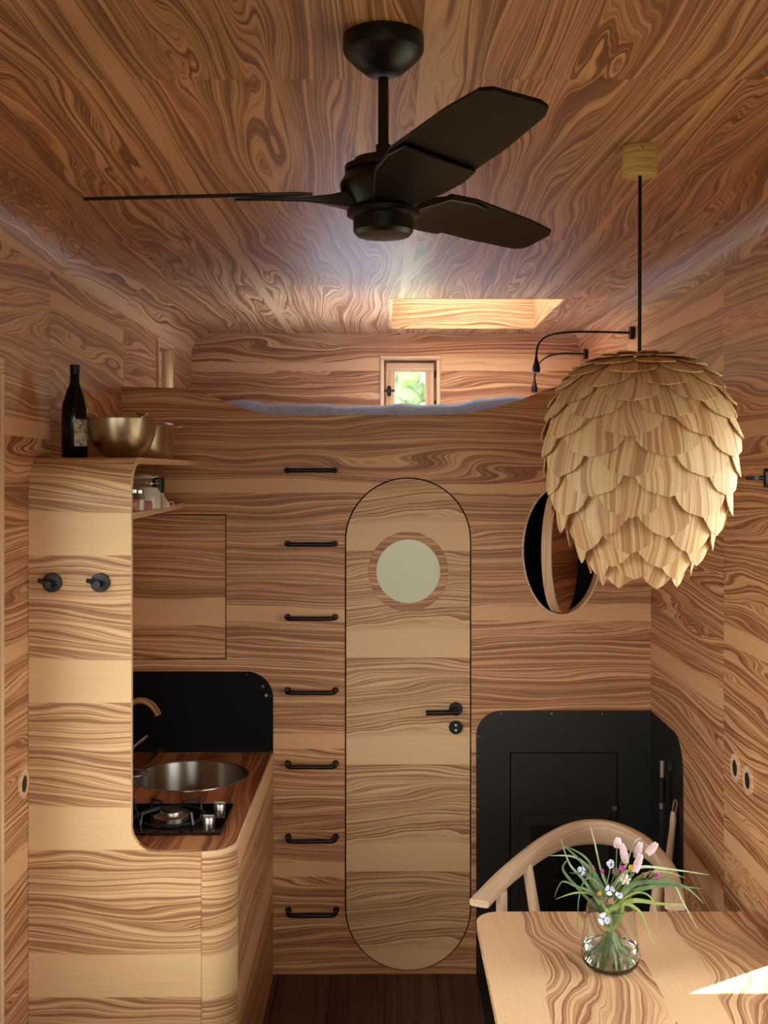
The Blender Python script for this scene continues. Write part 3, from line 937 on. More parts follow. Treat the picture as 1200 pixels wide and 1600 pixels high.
for (kx, ky) in ((-0.532, 3.61), (-0.545, 3.47)):
    kb = MB().lathe([(0.019, 0.0085), (0.019, 0.026), (0.017, 0.029)], (kx, ky, 0), 24).build('knob', M['steel'], hb, smooth=40)
    MB().box(kx - 0.018, kx + 0.018, ky - 0.005, ky + 0.005, 0.0291, 0.034).build('knob_grip', M['steel'], kb, bevel=0.0015)

# coat hooks on the partition
for i, hx in enumerate((-0.957, -0.819)):
    t = tag(empty('coat_hook', (hx, YP, 1.642)), ['black round coat hook on the partition, nearer the long wall', 'black round coat hook on the partition, nearer the kitchen opening'][i], 'hook', 'coat hooks on the partition')
    MB().lathe([(0.001, -0.012), (0.027, -0.011), (0.028, -0.009), (0.028, -0.0005)], (0, 0, 0), 32, 'Y').build('disc', M['black'], t, smooth=40)
    MB().tube([(0, -0.010, -0.002), (0, -0.045, -0.002)], 0.010, 14).build('peg', M['black'], t, smooth=40)
    MB().tube([(0.002, -0.036, 0.0), (-0.030, -0.040, 0.010)], 0.0062, 12).build('prong', M['black'], t, smooth=40)

# sockets in wooden rings
def socket(name, loc, s, label):
    t = tag(empty(name, loc), label, 'socket', 'round wall sockets')
    MB().lathe([(0.042, 0.0), (0.041, s * 0.006), (0.024, s * 0.006), (0.0235, 0.0)] , (0, 0, 0), 32, 'X', cap=False).build('ring', M['edge'], t, smooth=40)
    MB().lathe([(0.0236, 0.0), (0.0236, s * 0.0045), (0.020, s * 0.005)], (0, 0, 0), 28, 'X').build('insert', M['socket'], t, smooth=40)
socket('wall_socket', (XL + 0.0005, 3.178, CAM_Z - (1225 - 739) / FPX * 3.178), 1, 'round socket in a wooden ring beside the partition edge')
socket('wall_socket', (XR - 0.0005, 3.309, 1.086), -1, 'round socket above the table, the one nearer the stove')
socket('wall_socket', (XR - 0.0005, 3.195, 1.080), -1, 'round socket above the table, the one farther from the stove')

# ------------------------------------------------------------------ stove corner
ss = tag(empty('stove_surround', (0, YB, 0)), 'black sheet-metal stove surround with rounded corners wrapping the corner', 'stove surround')
sx0, sz1 = (744 - 601) / 400.0, CAM_Z - (1110 - 739) / 400.0
stx0, stx1, stz1 = (798 - 601) / 400.0, (963 - 601) / 400.0, CAM_Z - (1176 - 739) / 400.0
MB().plate([(sx0, 0.004), (XR - 0.001, 0.004), (XR - 0.001, sz1)] + arc(sx0 + 0.10, sz1 - 0.10, 0.10, 90, 180, 12), [rect(stx0 - 0.005, stx1 + 0.005, 0.03, stz1 + 0.005)], lambda a, b_, d: (a, -0.012 + d, b_), 0.0115).build('back_plate', M['plate'], ss)
MB().plate([(-0.005, 0.004), (-0.005, sz1)] + arc(-0.478 + 0.13, sz1 - 0.13, 0.13, 90, 180, 12) + [(-0.478, 0.004)], [], lambda a, b_, d: (XR - 0.0045 + d, a, b_), 0.004).build('side_plate', M['plate'], ss)
MB().box(sx0, XR - 0.001, -0.72, -0.013, 0.0005, 0.0035).build('floor_plate', M['plate'], ss)
for (px, py) in [(783, 1114), (861, 1114), (940, 1114), (1012, 1114), (747, 1149), (747, 1171), (747, 1180), (1012, 1171), (1012, 1178), (747, 1263), (1012, 1262), (747, 1348)]:
    MB().lathe([(0.003, 0), (0.0022, 0.002)], ((px - 601) / 400.0, -0.0142, CAM_Z - (py - 739) / 400.0), 8, 'Y').build('screw', M['chrome'], ss)

st = tag(empty('wood_stove', (0, YB, 0)), 'black built-in wood stove behind the chair', 'stove')
MB().box(stx0, stx1, -0.0105, -0.003, 0.036, stz1).build('front_plate', M['plate'], st, bevel=0.002)
MB().box(stx0 - 0.004, stx1 + 0.004, -0.0025, -0.0004, 0.032, stz1 + 0.004).build('groove_shade_sheet', M['dark'], st)  # near-black sheet behind the gap, puts shade into the groove as colour
ix0, ix1, iz1 = (812 - 601) / 400.0, (950 - 601) / 400.0, CAM_Z - (1270 - 739) / 400.0
dd = MB()
for (a0, a1, b0, b1) in rect_minus((ix0, ix1, 0.12, iz1), [(ix0 + 0.042, ix1 - 0.042, 0.2, iz1 - 0.042)]):
    dd.box(a0, a1, -0.024, -0.0107, b0, b1)
dd.build('stove_door', M['plate'], st, bevel=0.002)
MB().box(ix0 + 0.042, ix1 - 0.042, -0.015, -0.0108, 0.2, iz1 - 0.042).build('door_glass', M['hobglass'], st)
MB().lathe([(0.009, -0.018), (0.011, -0.010), (0.006, 0.0), (0.006, 0.014)], ((957 - 601) / 400.0, -0.025, CAM_Z - (1258 - 739) / 400.0), 16, 'Y').build('latch_knob', M['steel'], st, smooth=50)

# fire tools on the side plate
ft = tag(empty('fire_tongs', (XR - 0.02, 4.02, 0)), 'black fire tool with steel ends hanging on the side of the stove surround', 'fire tool')
def at(x, y, Y): return ((x - 601) / FPX * Y, Y, CAM_Z - (y - 739) / FPX * Y)
def rel(p, e): return tuple(a - b for a, b in zip(p, e.location))
Yt = 4.02
MB().box(-0.004, 0.014, -0.008, 0.008, rel(at(1036, 1205, Yt), ft)[2], rel(at(1036, 1190, Yt), ft)[2]).build('hanger', M['iron'], ft, bevel=0.004)
MB().tube([rel(at(1035, 1185, Yt), ft)[:1] + (0, rel(at(1035, 1188, Yt), ft)[2]), rel(at(1035, 1212, Yt), ft)[:1] + (0, rel(at(1035, 1214, Yt), ft)[2])], 0.011, 14).build('steel_end', M['steel'], ft, smooth=40)
MB().tube([rel(at(1034.5, 1215, Yt), ft), rel(at(1034, 1253, Yt), ft)], 0.013, 14).build('grip', M['black'], ft, smooth=40)
MB().tube([rel(at(1034, 1254, Yt), ft), rel(at(1034, 1263, Yt), ft)], 0.011, 14).build('collar', M['steel'], ft, smooth=40)
MB().box(rel(at(1030, 1263, Yt), ft)[0], rel(at(1038, 1263, Yt), ft)[0], -0.008, 0.008, 0.42, rel(at(1038, 1264, Yt), ft)[2]).build('blade', M['iron'], ft, bevel=0.002)
fb = tag(empty('hearth_brush', (XR - 0.02, 3.95, 0)), 'wooden hearth brush hanging by a leather loop on the stove surround', 'brush')
Yb2 = 3.95
MB().tube([rel(at(x_, y_, Yb2), fb) for x_, y_ in [(1050, 1272), (1053, 1252), (1056, 1249), (1058, 1254), (1055, 1275)]], 0.003, 8).build('leather_loop', M['leather'], fb, smooth=50)
MB().tube([rel(at(x_, y_, Yb2), fb) for x_, y_ in [(1052, 1268), (1052, 1280), (1050.5, 1296), (1047, 1325), (1043, 1360)]], [0.008, 0.012, 0.0105, 0.0125, 0.014], 14).build('handle', M['oak'], fb, 'Z', smooth=60)
MB().box(-0.055, 0.008, -0.03, 0.03, 0.35, 0.52).build('brush_head', M['leather'], fb, bevel=0.008)

# ------------------------------------------------------------------ mattress
def bed():
    t = tag(empty('loft_mattress', (0, YB + 0.03, 2.061)), 'grey blue mattress blanket on the loft behind the wavy edge', 'mattress')
    nx, ny = 60, 24
    vs, fs = [], []
    def zt_(x, y):
        px = 601 + x * 400
        base = 0.171 + 0.034 * math.exp(-((px - 815) / 90.0) ** 2) + 0.020 * math.exp(-((px - 370) / 60.0) ** 2)
        base += 0.004 * math.sin(x * 17 + y * 3) + 0.003 * math.sin(x * 41 - y * 9)
        return base
    x0, x1, y0, y1 = XL + 0.03, XR - 0.03, 0.0, YF - YB - 0.06
    for j in range(ny + 1):
        t_ = j / ny
        for i in range(nx + 1):
            x = x0 + (x1 - x0) * i / nx
            y = y0 + (y1 - y0) * t_
            e = min(t_ * (y1 - y0), (1 - t_) * (y1 - y0), x - x0, x1 - x)
            rr = 0.13
            drop = 0.0 if e > rr else rr - math.sqrt(max(0, rr * rr - (rr - e) ** 2))
            vs.append((x, y, zt_(x, y) - drop))
    for j in range(ny):
        for i in range(nx):
            a = j * (nx + 1) + i
            fs.append((a, a + 1, a + nx + 2, a + nx + 1))
    # skirt
    per = [i for i in range(nx + 1)] + [(j * (nx + 1) + nx) for j in range(1, ny + 1)] + [ny * (nx + 1) + i for i in range(nx - 1, -1, -1)] + [j * (nx + 1) for j in range(ny - 1, 0, -1)]
    b0 = len(vs)
    for p in per:
        vs.append((vs[p][0], vs[p][1], 0.0))
    for k in range(len(per)):
        k2 = (k + 1) % len(per)
        fs.append((per[k], b0 + k, b0 + k2, per[k2]))
    fs.append(tuple(b0 + k for k in range(len(per))))
    MB().add(vs, fs).build('blanket', M['fabric'], t, smooth=60)
bed()

# ------------------------------------------------------------------ loft reading lamps
def reading_lamp(loc, tip, label, straight):
    t = tag(empty('reading_lamp', loc), label, 'lamp', 'black reading lamps in the loft')
    MB().lathe([(0.027, -0.02), (0.027, -0.0005)], (0, 0, 0), 24, 'X').build('wall_mount', M['black'], t, smooth=40)
    d = Vector(tip) - Vector(loc)
    p = bez((-0.015, 0, 0), (-straight, 0, 0.012), (d.x - 0.0, d.y, d.z * 0.10 + 0.02), (d.x, d.y, d.z + 0.03), 24)
    MB().tube(p, 0.0048, 10).build('flexible_arm', M['black'], t, smooth=60)
    MB().lathe([(0.013, -0.030), (0.017, -0.022), (0.017, -0.008), (0.010, 0.014), (0.006, 0.034)], (d.x, d.y, d.z), 18).build('lamp_head', M['black'], t, smooth=50)
Y1 = 4.667
reading_lamp((XR, Y1, at(991, 520, Y1)[2]), at(838, 571, Y1), 'black gooseneck reading lamp over the bed, the one nearer the pine-cone lamp', 0.36)
Y2 = 5.74
reading_lamp((XR, Y2, at(918, 553, Y2)[2]), at(835, 604, Y2), 'black gooseneck reading lamp over the bed, the one nearer the end wall', 0.16)

# ------------------------------------------------------------------ things on the shelves
bt = tag(empty('wine_bottle', (at(117, 0, 3.42)[0], 3.42, 2.0035)), 'dark wine bottle with an illustrated label on the bent shelf', 'bottle')
prof = [(0.0, 0.0), (0.036, 0.0), (0.0395, 0.004), (0.0395, 0.145), (0.037, 0.165), (0.028, 0.195), (0.018, 0.22), (0.0145, 0.235), (0.0138, 0.262), (0.0138, 0.283), (0.0, 0.2835)]
MB().lathe(prof, (0, 0, 0), 40, cap=False).build('glass', M['bottle'], bt, smooth=50)
MB().lathe([(0.0148, 0.254), (0.0148, 0.2842), (0.0, 0.2845)], (0, 0, 0), 28, cap=False).build('cap', M['black'], bt, smooth=40)
vs, fs = [], []
for i in range(15):
    a = math.radians(-78 + 110 * i / 14)
    for z in (0.035, 0.117):
        vs.append((0.0399 * math.cos(a), 0.0399 * math.sin(a), z))
fs = [(2 * i, 2 * i + 2, 2 * i + 3, 2 * i + 1) for i in range(14)]
MB().add(vs, fs).build('label', M['label'], bt, smooth=60)

bw = tag(empty('mixing_bowl', (at(191, 0, 3.46)[0], 3.46, 2.0035)), 'shiny steel mixing bowl beside the wine bottle', 'bowl')
prof = [(0.0, 0.0), (0.045, 0.0), (0.068, 0.012), (0.088, 0.038), (0.100, 0.07), (0.106, 0.108), (0.1065, 0.12), (0.105, 0.12), (0.0985, 0.07), (0.0865, 0.039), (0.066, 0.014), (0.0, 0.003)]
MB().lathe(prof, (0, 0, 0), 56, cap=False).build('shell', M['bronze'], bw, smooth=50)
MB().tube([(0.1062 * math.cos(2 * PI * i / 56), 0.1062 * math.sin(2 * PI * i / 56), 0.120) for i in range(57)], 0.0016, 6, False).build('rim', M['bronze'], bw, smooth=60)

pc = tag(empty('cooking_pot', (at(222, 0, 3.98)[0], 3.98, 2.0035)), 'steel cooking pot with lid behind the mixing bowl', 'pot')
MB().lathe([(0.0, 0.0), (0.106, 0.0), (0.111, 0.006), (0.111, 0.122), (0.113, 0.124)], (0, 0, 0), 48, cap=False).build('body', M['bronze'], pc, smooth=40)
ldo = MB().lathe([(0.113, 0.1245), (0.110, 0.130), (0.06, 0.141), (0.0, 0.145)], (0, 0, 0), 48, cap=False).build('lid', M['steel'], pc, smooth=40)
MB().lathe([(0.008, 0.145), (0.008, 0.155), (0.020, 0.160), (0.024, 0.166), (0.018, 0.171), (0.0, 0.172)], (0, 0, 0), 24, cap=False).build('lid_knob', M['chrome'], ldo, smooth=40)
for s in (1, -1):
    MB().tube([(s * 0.110, -0.03, 0.112), (s * 0.142, -0.03, 0.116), (s * 0.145, 0, 0.117), (s * 0.142, 0.03, 0.116), (s * 0.110, 0.03, 0.112)], 0.003, 8).build('handle', M['chrome'], pc, smooth=60)

# small goods on the spice shelf
Zs = 1.8405
def jar(x, y, r, h, mat, label, lid=True):
    t = tag(empty('spice_jar', (x, y, Zs)), label, 'jar', 'jars on the spice shelf')
    MB().lathe([(0.0, 0.0), (r * 0.95, 0.0), (r, 0.004), (r, h * 0.8), (r * 0.8, h * 0.92), (r * 0.8, h)], (0, 0, 0), 24, cap=False).build('glass', M['jar'], t, smooth=50)
    MB().lathe([(0.0, 0.002), (r * 0.93, 0.002), (r * 0.93, h * 0.62), (0.0, h * 0.62)], (0, 0, 0), 20, cap=False).build('contents', mat, t, smooth=40)
    if lid:
        MB().lathe([(r * 0.86, h * 0.97), (r * 0.86, h * 1.14), (r * 0.7, h * 1.17)], (0, 0, 0), 24).build('lid', M['chrome'], t, smooth=40)
jar(at(208, 0, 3.42)[0], 3.42, 0.019, 0.058, M['spice'], 'small glass spice jar nearest the partition')
jar(at(217.5, 0, 3.46)[0], 3.46, 0.017, 0.056, M['white'], 'small glass jar between the spice jar and the big jar')
t = tag(empty('storage_jar', (at(229, 0, 3.62)[0], 3.62, Zs)), 'swing-top glass jar of white powder under the plate', 'jar')
MB().lathe([(0.0, 0.0), (0.046, 0.0), (0.050, 0.005), (0.048, 0.05), (0.034, 0.078), (0.034, 0.082)], (0, 0, 0), 28, cap=False).build('glass', M['jar'], t, smooth=50)
MB().lathe([(0.0, 0.002), (0.046, 0.002), (0.0455, 0.05), (0.034, 0.07), (0.0, 0.072)], (0, 0, 0), 24, cap=False).build('contents', M['white'], t, smooth=50)
MB().lathe([(0.037, 0.080), (0.038, 0.084), (0.038, 0.090), (0.034, 0.095), (0.0, 0.097)], (0, 0, 0), 28, cap=False).build('lid', M['jar'], t, smooth=40)
MB().tube([(0.0385 * math.cos(2 * PI * i / 24), 0.0385 * math.sin(2 * PI * i / 24), 0.083) for i in range(25)], 0.0022, 6, False).build('wire_clip', M['chrome'], t, smooth=60)
t = tag(empty('saucer', (at(225, 0, 3.62)[0], 3.62, Zs + 0.0985)), 'white saucer lying on top of the storage jar', 'plate')
MB().lathe([(0.0, 0.0), (0.028, 0.0), (0.045, 0.006), (0.0465, 0.0075), (0.04, 0.0085), (0.0, 0.004)], (0, 0, 0), 32, cap=False).build('dish', M['white'], t, smooth=40)
MB().lathe([(0.022, 0.0045), (0.022, 0.012), (0.0, 0.013)], (0, 0, 0), 24, cap=False).build('foot_ring', M['white'], t, smooth=40)
t = tag(empty('pepper_mill', (at(247.5, 0, 4.05)[0], 4.05, Zs)), 'black pepper mill with a wooden base on the spice shelf', 'pepper mill')
MB().lathe([(0.0215, 0.0), (0.0215, 0.030)], (0, 0, 0), 24).build('base', M['ash'], t, 'Z', smooth=40)
MB().lathe([(0.0218, 0.0305), (0.0218, 0.098), (0.020, 0.100)], (0, 0, 0), 24).build('body', M['black'], t, smooth=40)
MB().lathe([(0.002, 0.100), (0.003, 0.106), (0.001, 0.109)], (0, 0, 0), 10).build('nut', M['chrome'], t, smooth=40)
t = tag(empty('milk_funnel', (at(252, 0, 3.80)[0], 3.80, Zs)), 'milky plastic funnel with a ring lying by the pepper mill', 'funnel')
MB().lathe([(0.030, 0.0), (0.029, 0.012), (0.012, 0.034), (0.008, 0.05), (0.006, 0.05), (0.010, 0.033), (0.027, 0.011), (0.028, 0.0)], (0, 0, 0), 24, cap=False).build('cone', M['milky'], t, smooth=40)
MB().tube([(0.034 + 0.008 * math.cos(2 * PI * i / 16), 0, 0.011 + 0.008 * math.sin(2 * PI * i / 16)) for i in range(17)], 0.0022, 6, False).build('hang_ring', M['milky'], t, smooth=50)
t = tag(empty('spice_packet', (at(230, 0, 3.5)[0], 3.5, Zs)), 'small pink spice packet in front of the storage jar', 'packet')
MB().box(-0.012, 0.014, -0.012, 0.012, 0.0, 0.024).build('packet_body', M['pink'], t, bevel=0.003)
MB().box(-0.012, 0.014, -0.002, 0.002, 0.024, 0.03).build('fold', M['pink'], t)

# ------------------------------------------------------------------ ceiling fan
FX, FY = at(599, 0, 1.906)[0], 1.906
fan = tag(empty('ceiling_fan', (FX, FY, ZC)), 'black three-blade ceiling fan on a short rod', 'ceiling fan')
MB().lathe([(0.018, -0.066), (0.030, -0.064), (0.050, -0.048), (0.0665, -0.030), (0.069, -0.024), (0.069, -0.001)], (0, 0, 0), 48).build('canopy', M['fanblack'], fan, smooth=35)
MB().tube([(0, 0, -0.07), (0, 0, -0.205)], 0.0092, 16).build('rod', M['fanblack'], fan, smooth=40)
MB().lathe([(0.013, -0.206), (0.013, -0.185), (0.0105, -0.183)], (0, 0, 0), 20).build('rod_collar', M['fanblack'], fan, smooth=40)
ZH = -0.268
MB().lathe([(0.05, ZH - 0.028), (0.055, ZH - 0.022), (0.072, ZH + 0.0), (0.074, ZH + 0.016), (0.064, ZH + 0.034), (0.05, ZH + 0.05), (0.02, ZH + 0.06)], (0, 0, 0), 40).build('motor_housing', M['fanblack'], fan, smooth=35)
MB().lathe([(0.055, ZH - 0.040), (0.062, ZH - 0.037), (0.062, ZH - 0.029), (0.050, ZH - 0.0285)], (0, 0, 0), 40).build('trim_ring', M['fanblack'], fan, smooth=35)
MB().lathe([(0.05, ZH + 0.036), (0.066, ZH + 0.038), (0.066, ZH + 0.046), (0.052, ZH + 0.049), (0.050, ZH + 0.058), (0.03, ZH + 0.062)], (0, 0, 0), 40).build('top_cap', M['fanblack'], fan, smooth=35)
MB().lathe([(0.02, ZH - 0.073), (0.045, ZH - 0.071), (0.051, ZH - 0.064), (0.0515, ZH - 0.034), (0.047, ZH - 0.031)], (0, 0, 0), 40).build('switch_cup', M['fanblack'], fan, smooth=35)
for ang in (174.5, 290.5, 52.5):
    a = math.radians(ang)
    R = Matrix.Rotation(a, 4, 'Z')
    pitch = Matrix.Rotation(math.radians(13), 4, 'X')
    # blade iron: a tongue that twists out of the housing
    def xf(p, tw=1.0):
        q = Matrix.Rotation(math.radians(-13.5 * tw), 4, 'X') @ Vector((0, p[1], p[2]))
        return R @ Vector((p[0], q.y, q.z + ZH))
    vs = []
    secs = [(0.045, 0.034, 0.030, 0.2, -0.012), (0.085, 0.048, 0.016, 0.7, -0.010), (0.12, 0.060, 0.009, 1.0, -0.006), (0.19, 0.066, 0.006, 1.0, -0.004), (0.245, 0.060, 0.005, 1.0, -0.004)]
    for (rr, hw_, ht, tw, dz) in secs:
        for (s1, s2) in ((-1, -1), (1, -1), (1, 1), (-1, 1)):
            v = xf((rr, s1 * hw_, s2 * ht / 2), tw)
            vs.append((v.x, v.y, v.z + dz))
    fs = [(3, 2, 1, 0)]
    for i in range(len(secs) - 1):
        for j in range(4):
            j2 = (j + 1) % 4
            fs.append((i * 4 + j, i * 4 + j2, (i + 1) * 4 + j2, (i + 1) * 4 + j))
    kk = (len(secs) - 1) * 4
    fs.append((kk, kk + 1, kk + 2, kk + 3))
    MB().add(vs, fs).build('blade_iron', M['fanblack'], fan, smooth=30, bevel=0.002)
    out = [(0.13, -0.055), (0.20, -0.066), (0.40, -0.062), (0.488, -0.054)] + [(0.505, -0.042), (0.520, 0.020), (0.512, 0.036), (0.49, 0.044), (0.35, 0.058), (0.20, 0.064), (0.13, 0.055)]
    MB().plate(out, [], lambda p, q, d: tuple(xf((p, q, d + 0.0005))), 0.006).build('blade', M['fanblack'], fan, bevel=0.001)

# ------------------------------------------------------------------ pine-cone pendant
LX, LY = at(1000, 0, 2.55)[0], 2.55
lamp = tag(empty('pinecone_pendant', (LX, LY, ZC)), 'pine-cone pendant lamp made of thin wooden scales', 'pendant lamp')
MB().lathe([(0.0395, -0.066), (0.0395, -0.038)], (0, 0, 0), 40).build('ceiling_rose', M['rose'], lamp, smooth=40)
MB().lathe([(0.0375, -0.0385), (0.0375, -0.031)], (0, 0, 0), 40).build('rose_groove', M['rose'], lamp, smooth=40)
MB().lathe([(0.0392, -0.0305), (0.0392, -0.001)], (0, 0, 0), 40).build('rose_cap', M['rose'], lamp, smooth=40)
MB().lathe([(0.003, -0.003), (0.002, 0.0)], (-0.004, -0.0392, -0.012), 10, 'Y').build('screw', M['chrome'], lamp)
z_top = at(0, 546, 2.55)[2] - ZC
MB().tube([(0, 0, -0.066), (-0.001, 0, z_top + 0.02), (-0.0015, 0, z_top - 0.06)], 0.0042, 10).build('cord', M['black'], lamp, smooth=40)
rows = [(556, 62), (567, 86), (581, 106), (598, 119), (617, 129), (639, 138), (662, 144), (689, 147), (717, 146), (745, 142), (773, 136), (801, 126), (828, 113), (852, 98), (872, 82), (890, 66), (905, 50)]
KP = 2.55 / FPX
def prof_r(zz, kp=KP):
    # radius of the body at a given height below the ceiling
    ys = [r[0] for r in rows]; rs_ = [r[1] for r in rows]
    y = 739 - (zz + ZC - CAM_Z) / KP
    if y <= ys[0]: return max(0.0, (rs_[0] - (ys[0] - y) * 5.5)) * KP
    if y >= ys[-1]: return rs_[-1] * KP
    for a in range(len(ys) - 1):
        if ys[a] <= y <= ys[a + 1]:
            f = (y - ys[a]) / (ys[a + 1] - ys[a])
            return (rs_[a] * (1 - f) + rs_[a + 1] * f) * KP
NS = 8
lx_holder = MB().lathe([(0.012, z_top - 0.14), (0.02, z_top - 0.13), (0.02, z_top - 0.06), (0.008, z_top - 0.045)], (0, 0, 0), 20).build('lamp_holder', M['black'], lamp, smooth=40)
MB().lathe([(0.0, z_top - 0.235), (0.018, z_top - 0.228), (0.03, z_top - 0.20), (0.028, z_top - 0.175), (0.014, z_top - 0.142)], (0, 0, 0), 24, cap=False).build('bulb', M['white'], lx_holder, smooth=50)
for ri, (py, pr) in enumerate(rows):
    zt_ = CAM_Z - (py - 739) * KP - ZC
    # arc length from the tip up along the profile
    Lr = [0.055, 0.075, 0.085, 0.09, 0.095, 0.10, 0.105, 0.108, 0.11, 0.11, 0.108, 0.10, 0.095, 0.085, 0.078, 0.07, 0.06][ri]
    # sample the profile upward
    path = []
    zc_, s_acc = zt_, 0.0
    rprev = prof_r(zc_)
    path.append((rprev, zc_))
    for _ in range(400):
        zc_ += 0.0015
        r_ = prof_r(zc_)
        ds = math.hypot(r_ - rprev, 0.0015)
        s_acc += ds
        path.append((max(r_, 0.012), zc_))
        rprev = r_
        if s_acc > Lr or r_ < 0.012: break
    r1, z1_ = path[0]
    r0, z0_ = path[-1]
    # the scale follows a slightly bowed line from root (tucked in) to tip (lifted)
    w = 2 * PI * max(pr * KP, 0.03) / NS * (1.10 if ri > 2 else 1.12)
    if ri >= 13: w *= 1.08
    half = w / 2
    cl = math.hypot(r1 - r0, z1_ - z0_)
    cnr, cnz = -(z1_ - z0_) / cl, (r1 - r0) / cl
    nu, nv = 8, 8
    vs, fs, uvs = [], [], []
    lift = (0.005, 0.008, 0.010)[ri] if ri < 3 else (0.013 if ri < 11 else 0.020)
    for side in (0, 1):
        for j in range(nv + 1):
            tt = j / nv                                  # 0 root .. 1 tip
            idx = path[int(round((1 - tt) * (len(path) - 1)))]
            rr, zz = idx
            of = -0.010 + (0.010 + lift) * tt ** 1.3 - side * 0.003
            rr, zz = rr + cnr * of, zz + cnz * of
            # outline: widening from the root, semicircular end
            if tt < 0.4: ww = half * (0.72 + 0.28 * math.sin(tt / 0.4 * PI / 2))
            else:
                q = (tt - 0.4) / 0.6
                pw = 2.0 if ri < 12 else 1.55
                ww = half * max(0.0, 1 - q ** pw) ** (1 / pw)
            for i in range(nu + 1):
                s_ = (i / nu * 2 - 1)
                off = s_ * ww
                ang = off / max(r1, 0.035) * 0.82
                flat = rr + (1 - math.cos(ang)) * rr * 0.15
                vs.append((flat * math.sin(ang), -flat * math.cos(ang), zz))
                uvs.append((tt * Lr + ri * 0.53, off + ri * 0.31))
    nn = (nu + 1) * (nv + 1)
    for j in range(nv):
        for i in range(nu):
            a = j * (nu + 1) + i
            fs.append((a, a + nu + 1, a + nu + 2, a + 1))
            fs.append((nn + a, nn + a + 1, nn + a + nu + 2, nn + a + nu + 1))
    ring = [j * (nu + 1) for j in range(nv + 1)] + [nv * (nu + 1) + i for i in range(1, nu + 1)] + [j * (nu + 1) + nu for j in range(nv - 1, -1, -1)] + list(range(nu - 1, 0, -1))
    for k in range(len(ring)):
        k2 = (k + 1) % len(ring)
        fs.append((ring[k], nn + ring[k], nn + ring[k2], ring[k2]))
    phase = (0.5 if ri % 2 else 0.0) * 2 * PI / NS + math.radians(4)
    proto = None
    for k in range(NS):
        me_uv = (0.91 * k, 0.47 * k)
        if k < 4:
            o = MB().add(vs, fs).build('scale', M['scale'], lamp, uvs=uvs, uvo=me_uv, smooth=40)
            if proto is None: proto = []
            proto.append(o.data)
        else:
            o = bpy.data.objects.new('scale', proto[k - 4])
            C.objects.link(o)
            o.parent = lamp
        o.rotation_euler = (0, random.uniform(-0.01, 0.01), phase + 2 * PI * k / NS + random.uniform(-0.03, 0.03))

# ------------------------------------------------------------------ table
TZ = 0.74
TX0, TX1, TY0, TY1 = 0.25, XR - 0.002, 1.75, 3.11
tb = tag(empty('dining_table', ((TX0 + TX1) / 2, 2.5, 0)), 'veneered dining table with rounded corner against the wall', 'table')
rc2 = 0.07
def trel(a, b_, d): return (a - tb.location.x, b_ - tb.location.y, TZ - d)
MB().plate([(TX0 + rc2, TY0), (TX1, TY0), (TX1, TY1)] + arc(TX0 + rc2, TY1 - rc2, rc2, 90, 180, 10) + arc(TX0 + rc2, TY0 + rc2, rc2, 180, 270, 10)[:-1], [], trel, 0.026).build('tabletop', M['table'], tb, 'Y', (0, 0.396), bevel=0.003)
for (lx, ly) in ((TX0 + 0.09, TY1 - 0.12), (TX0 + 0.09, TY0 + 0.12), (TX1 - 0.08, TY1 - 0.12), (TX1 - 0.08, TY0 + 0.12)):
    MB().tube([(lx - tb.location.x, ly - tb.location.y, 0.001), (lx - tb.location.x, ly - tb.location.y, TZ - 0.0265)], [0.017, 0.024], 16).build('leg', M['oak'], tb, 'Z', smooth=40)

# ------------------------------------------------------------------ chair
ch = tag(empty('armchair', (0.60, 3.45, 0)), 'pale wooden armchair with one curved back-and-arm rail at the table', 'chair')
def crel(p): return (p[0] - 0.60, p[1] - 3.45, p[2])
P = [(0.268, 3.180, 0.735), (0.330, 3.310, 0.738), (0.395, 3.43, 0.742), (0.520, 3.625, 0.750), (0.640, 3.735, 0.756), (0.755, 3.735, 0.756), (0.838, 3.63, 0.750), (0.866, 3.46, 0.742), (0.850, 3.30, 0.738), (0.818, 3.155, 0.735)]
path = catmull(P, 6)
npth = len(path)
vs, uvs, fs = [], [], []
K = 12
acc = 0
for i, p in enumerate(path):
    tg = (path[min(i + 1, npth - 1)] - path[max(i - 1, 0)]).normalized()
    nr = Vector((tg.y, -tg.x, 0)).normalized()
    if i: acc += (p - path[i - 1]).length
    f = math.sin(PI * i / (npth - 1)) ** 1.5         # 0 at arm ends, 1 at the back
    wa = 0.029 * (1 - f) + 0.016 * f                 # half width across
    hb_ = 0.0105 * (1 - f) + 0.046 * f                # half height
    tilt = 0.35 * f
    for k in range(K):
        a = 2 * PI * k / K
        ca, sa = math.cos(a), math.sin(a)
        e = 0.40
        ax_ = math.copysign(abs(ca) ** e, ca) * wa
        bx_ = math.copysign(abs(sa) ** e, sa) * hb_
        q = p - nr * (ax_ + bx_ * tilt) * -1 * 1.0 + Vector((0, 0, bx_))
        vs.append(crel(q)); uvs.append((acc, k / K * 0.14))
for i in range(npth - 1):
    for k in range(K):
        k2 = (k + 1) % K
        fs.append((i * K + k, i * K + k2, (i + 1) * K + k2, (i + 1) * K + k))
fs.append(tuple(range(K - 1, -1, -1)))
fs.append(tuple((npth - 1) * K + k for k in range(K)))
o = MB().add(vs, fs).build('back_and_arm_rail', M['oak'], ch, uvs=uvs, smooth=50)
bm = bmesh.new(); bm.from_mesh(o.data); bmesh.ops.recalc_face_normals(bm, faces=bm.faces); bm.to_mesh(o.data); bm.free()
fleg = [((0.345, 3.30), (0.335, 3.26)), ((0.838, 3.25), (0.86, 3.22))]
rleg = [((0.445, 3.50), (0.49, 3.42)), ((0.855, 3.48), (0.80, 3.40))]
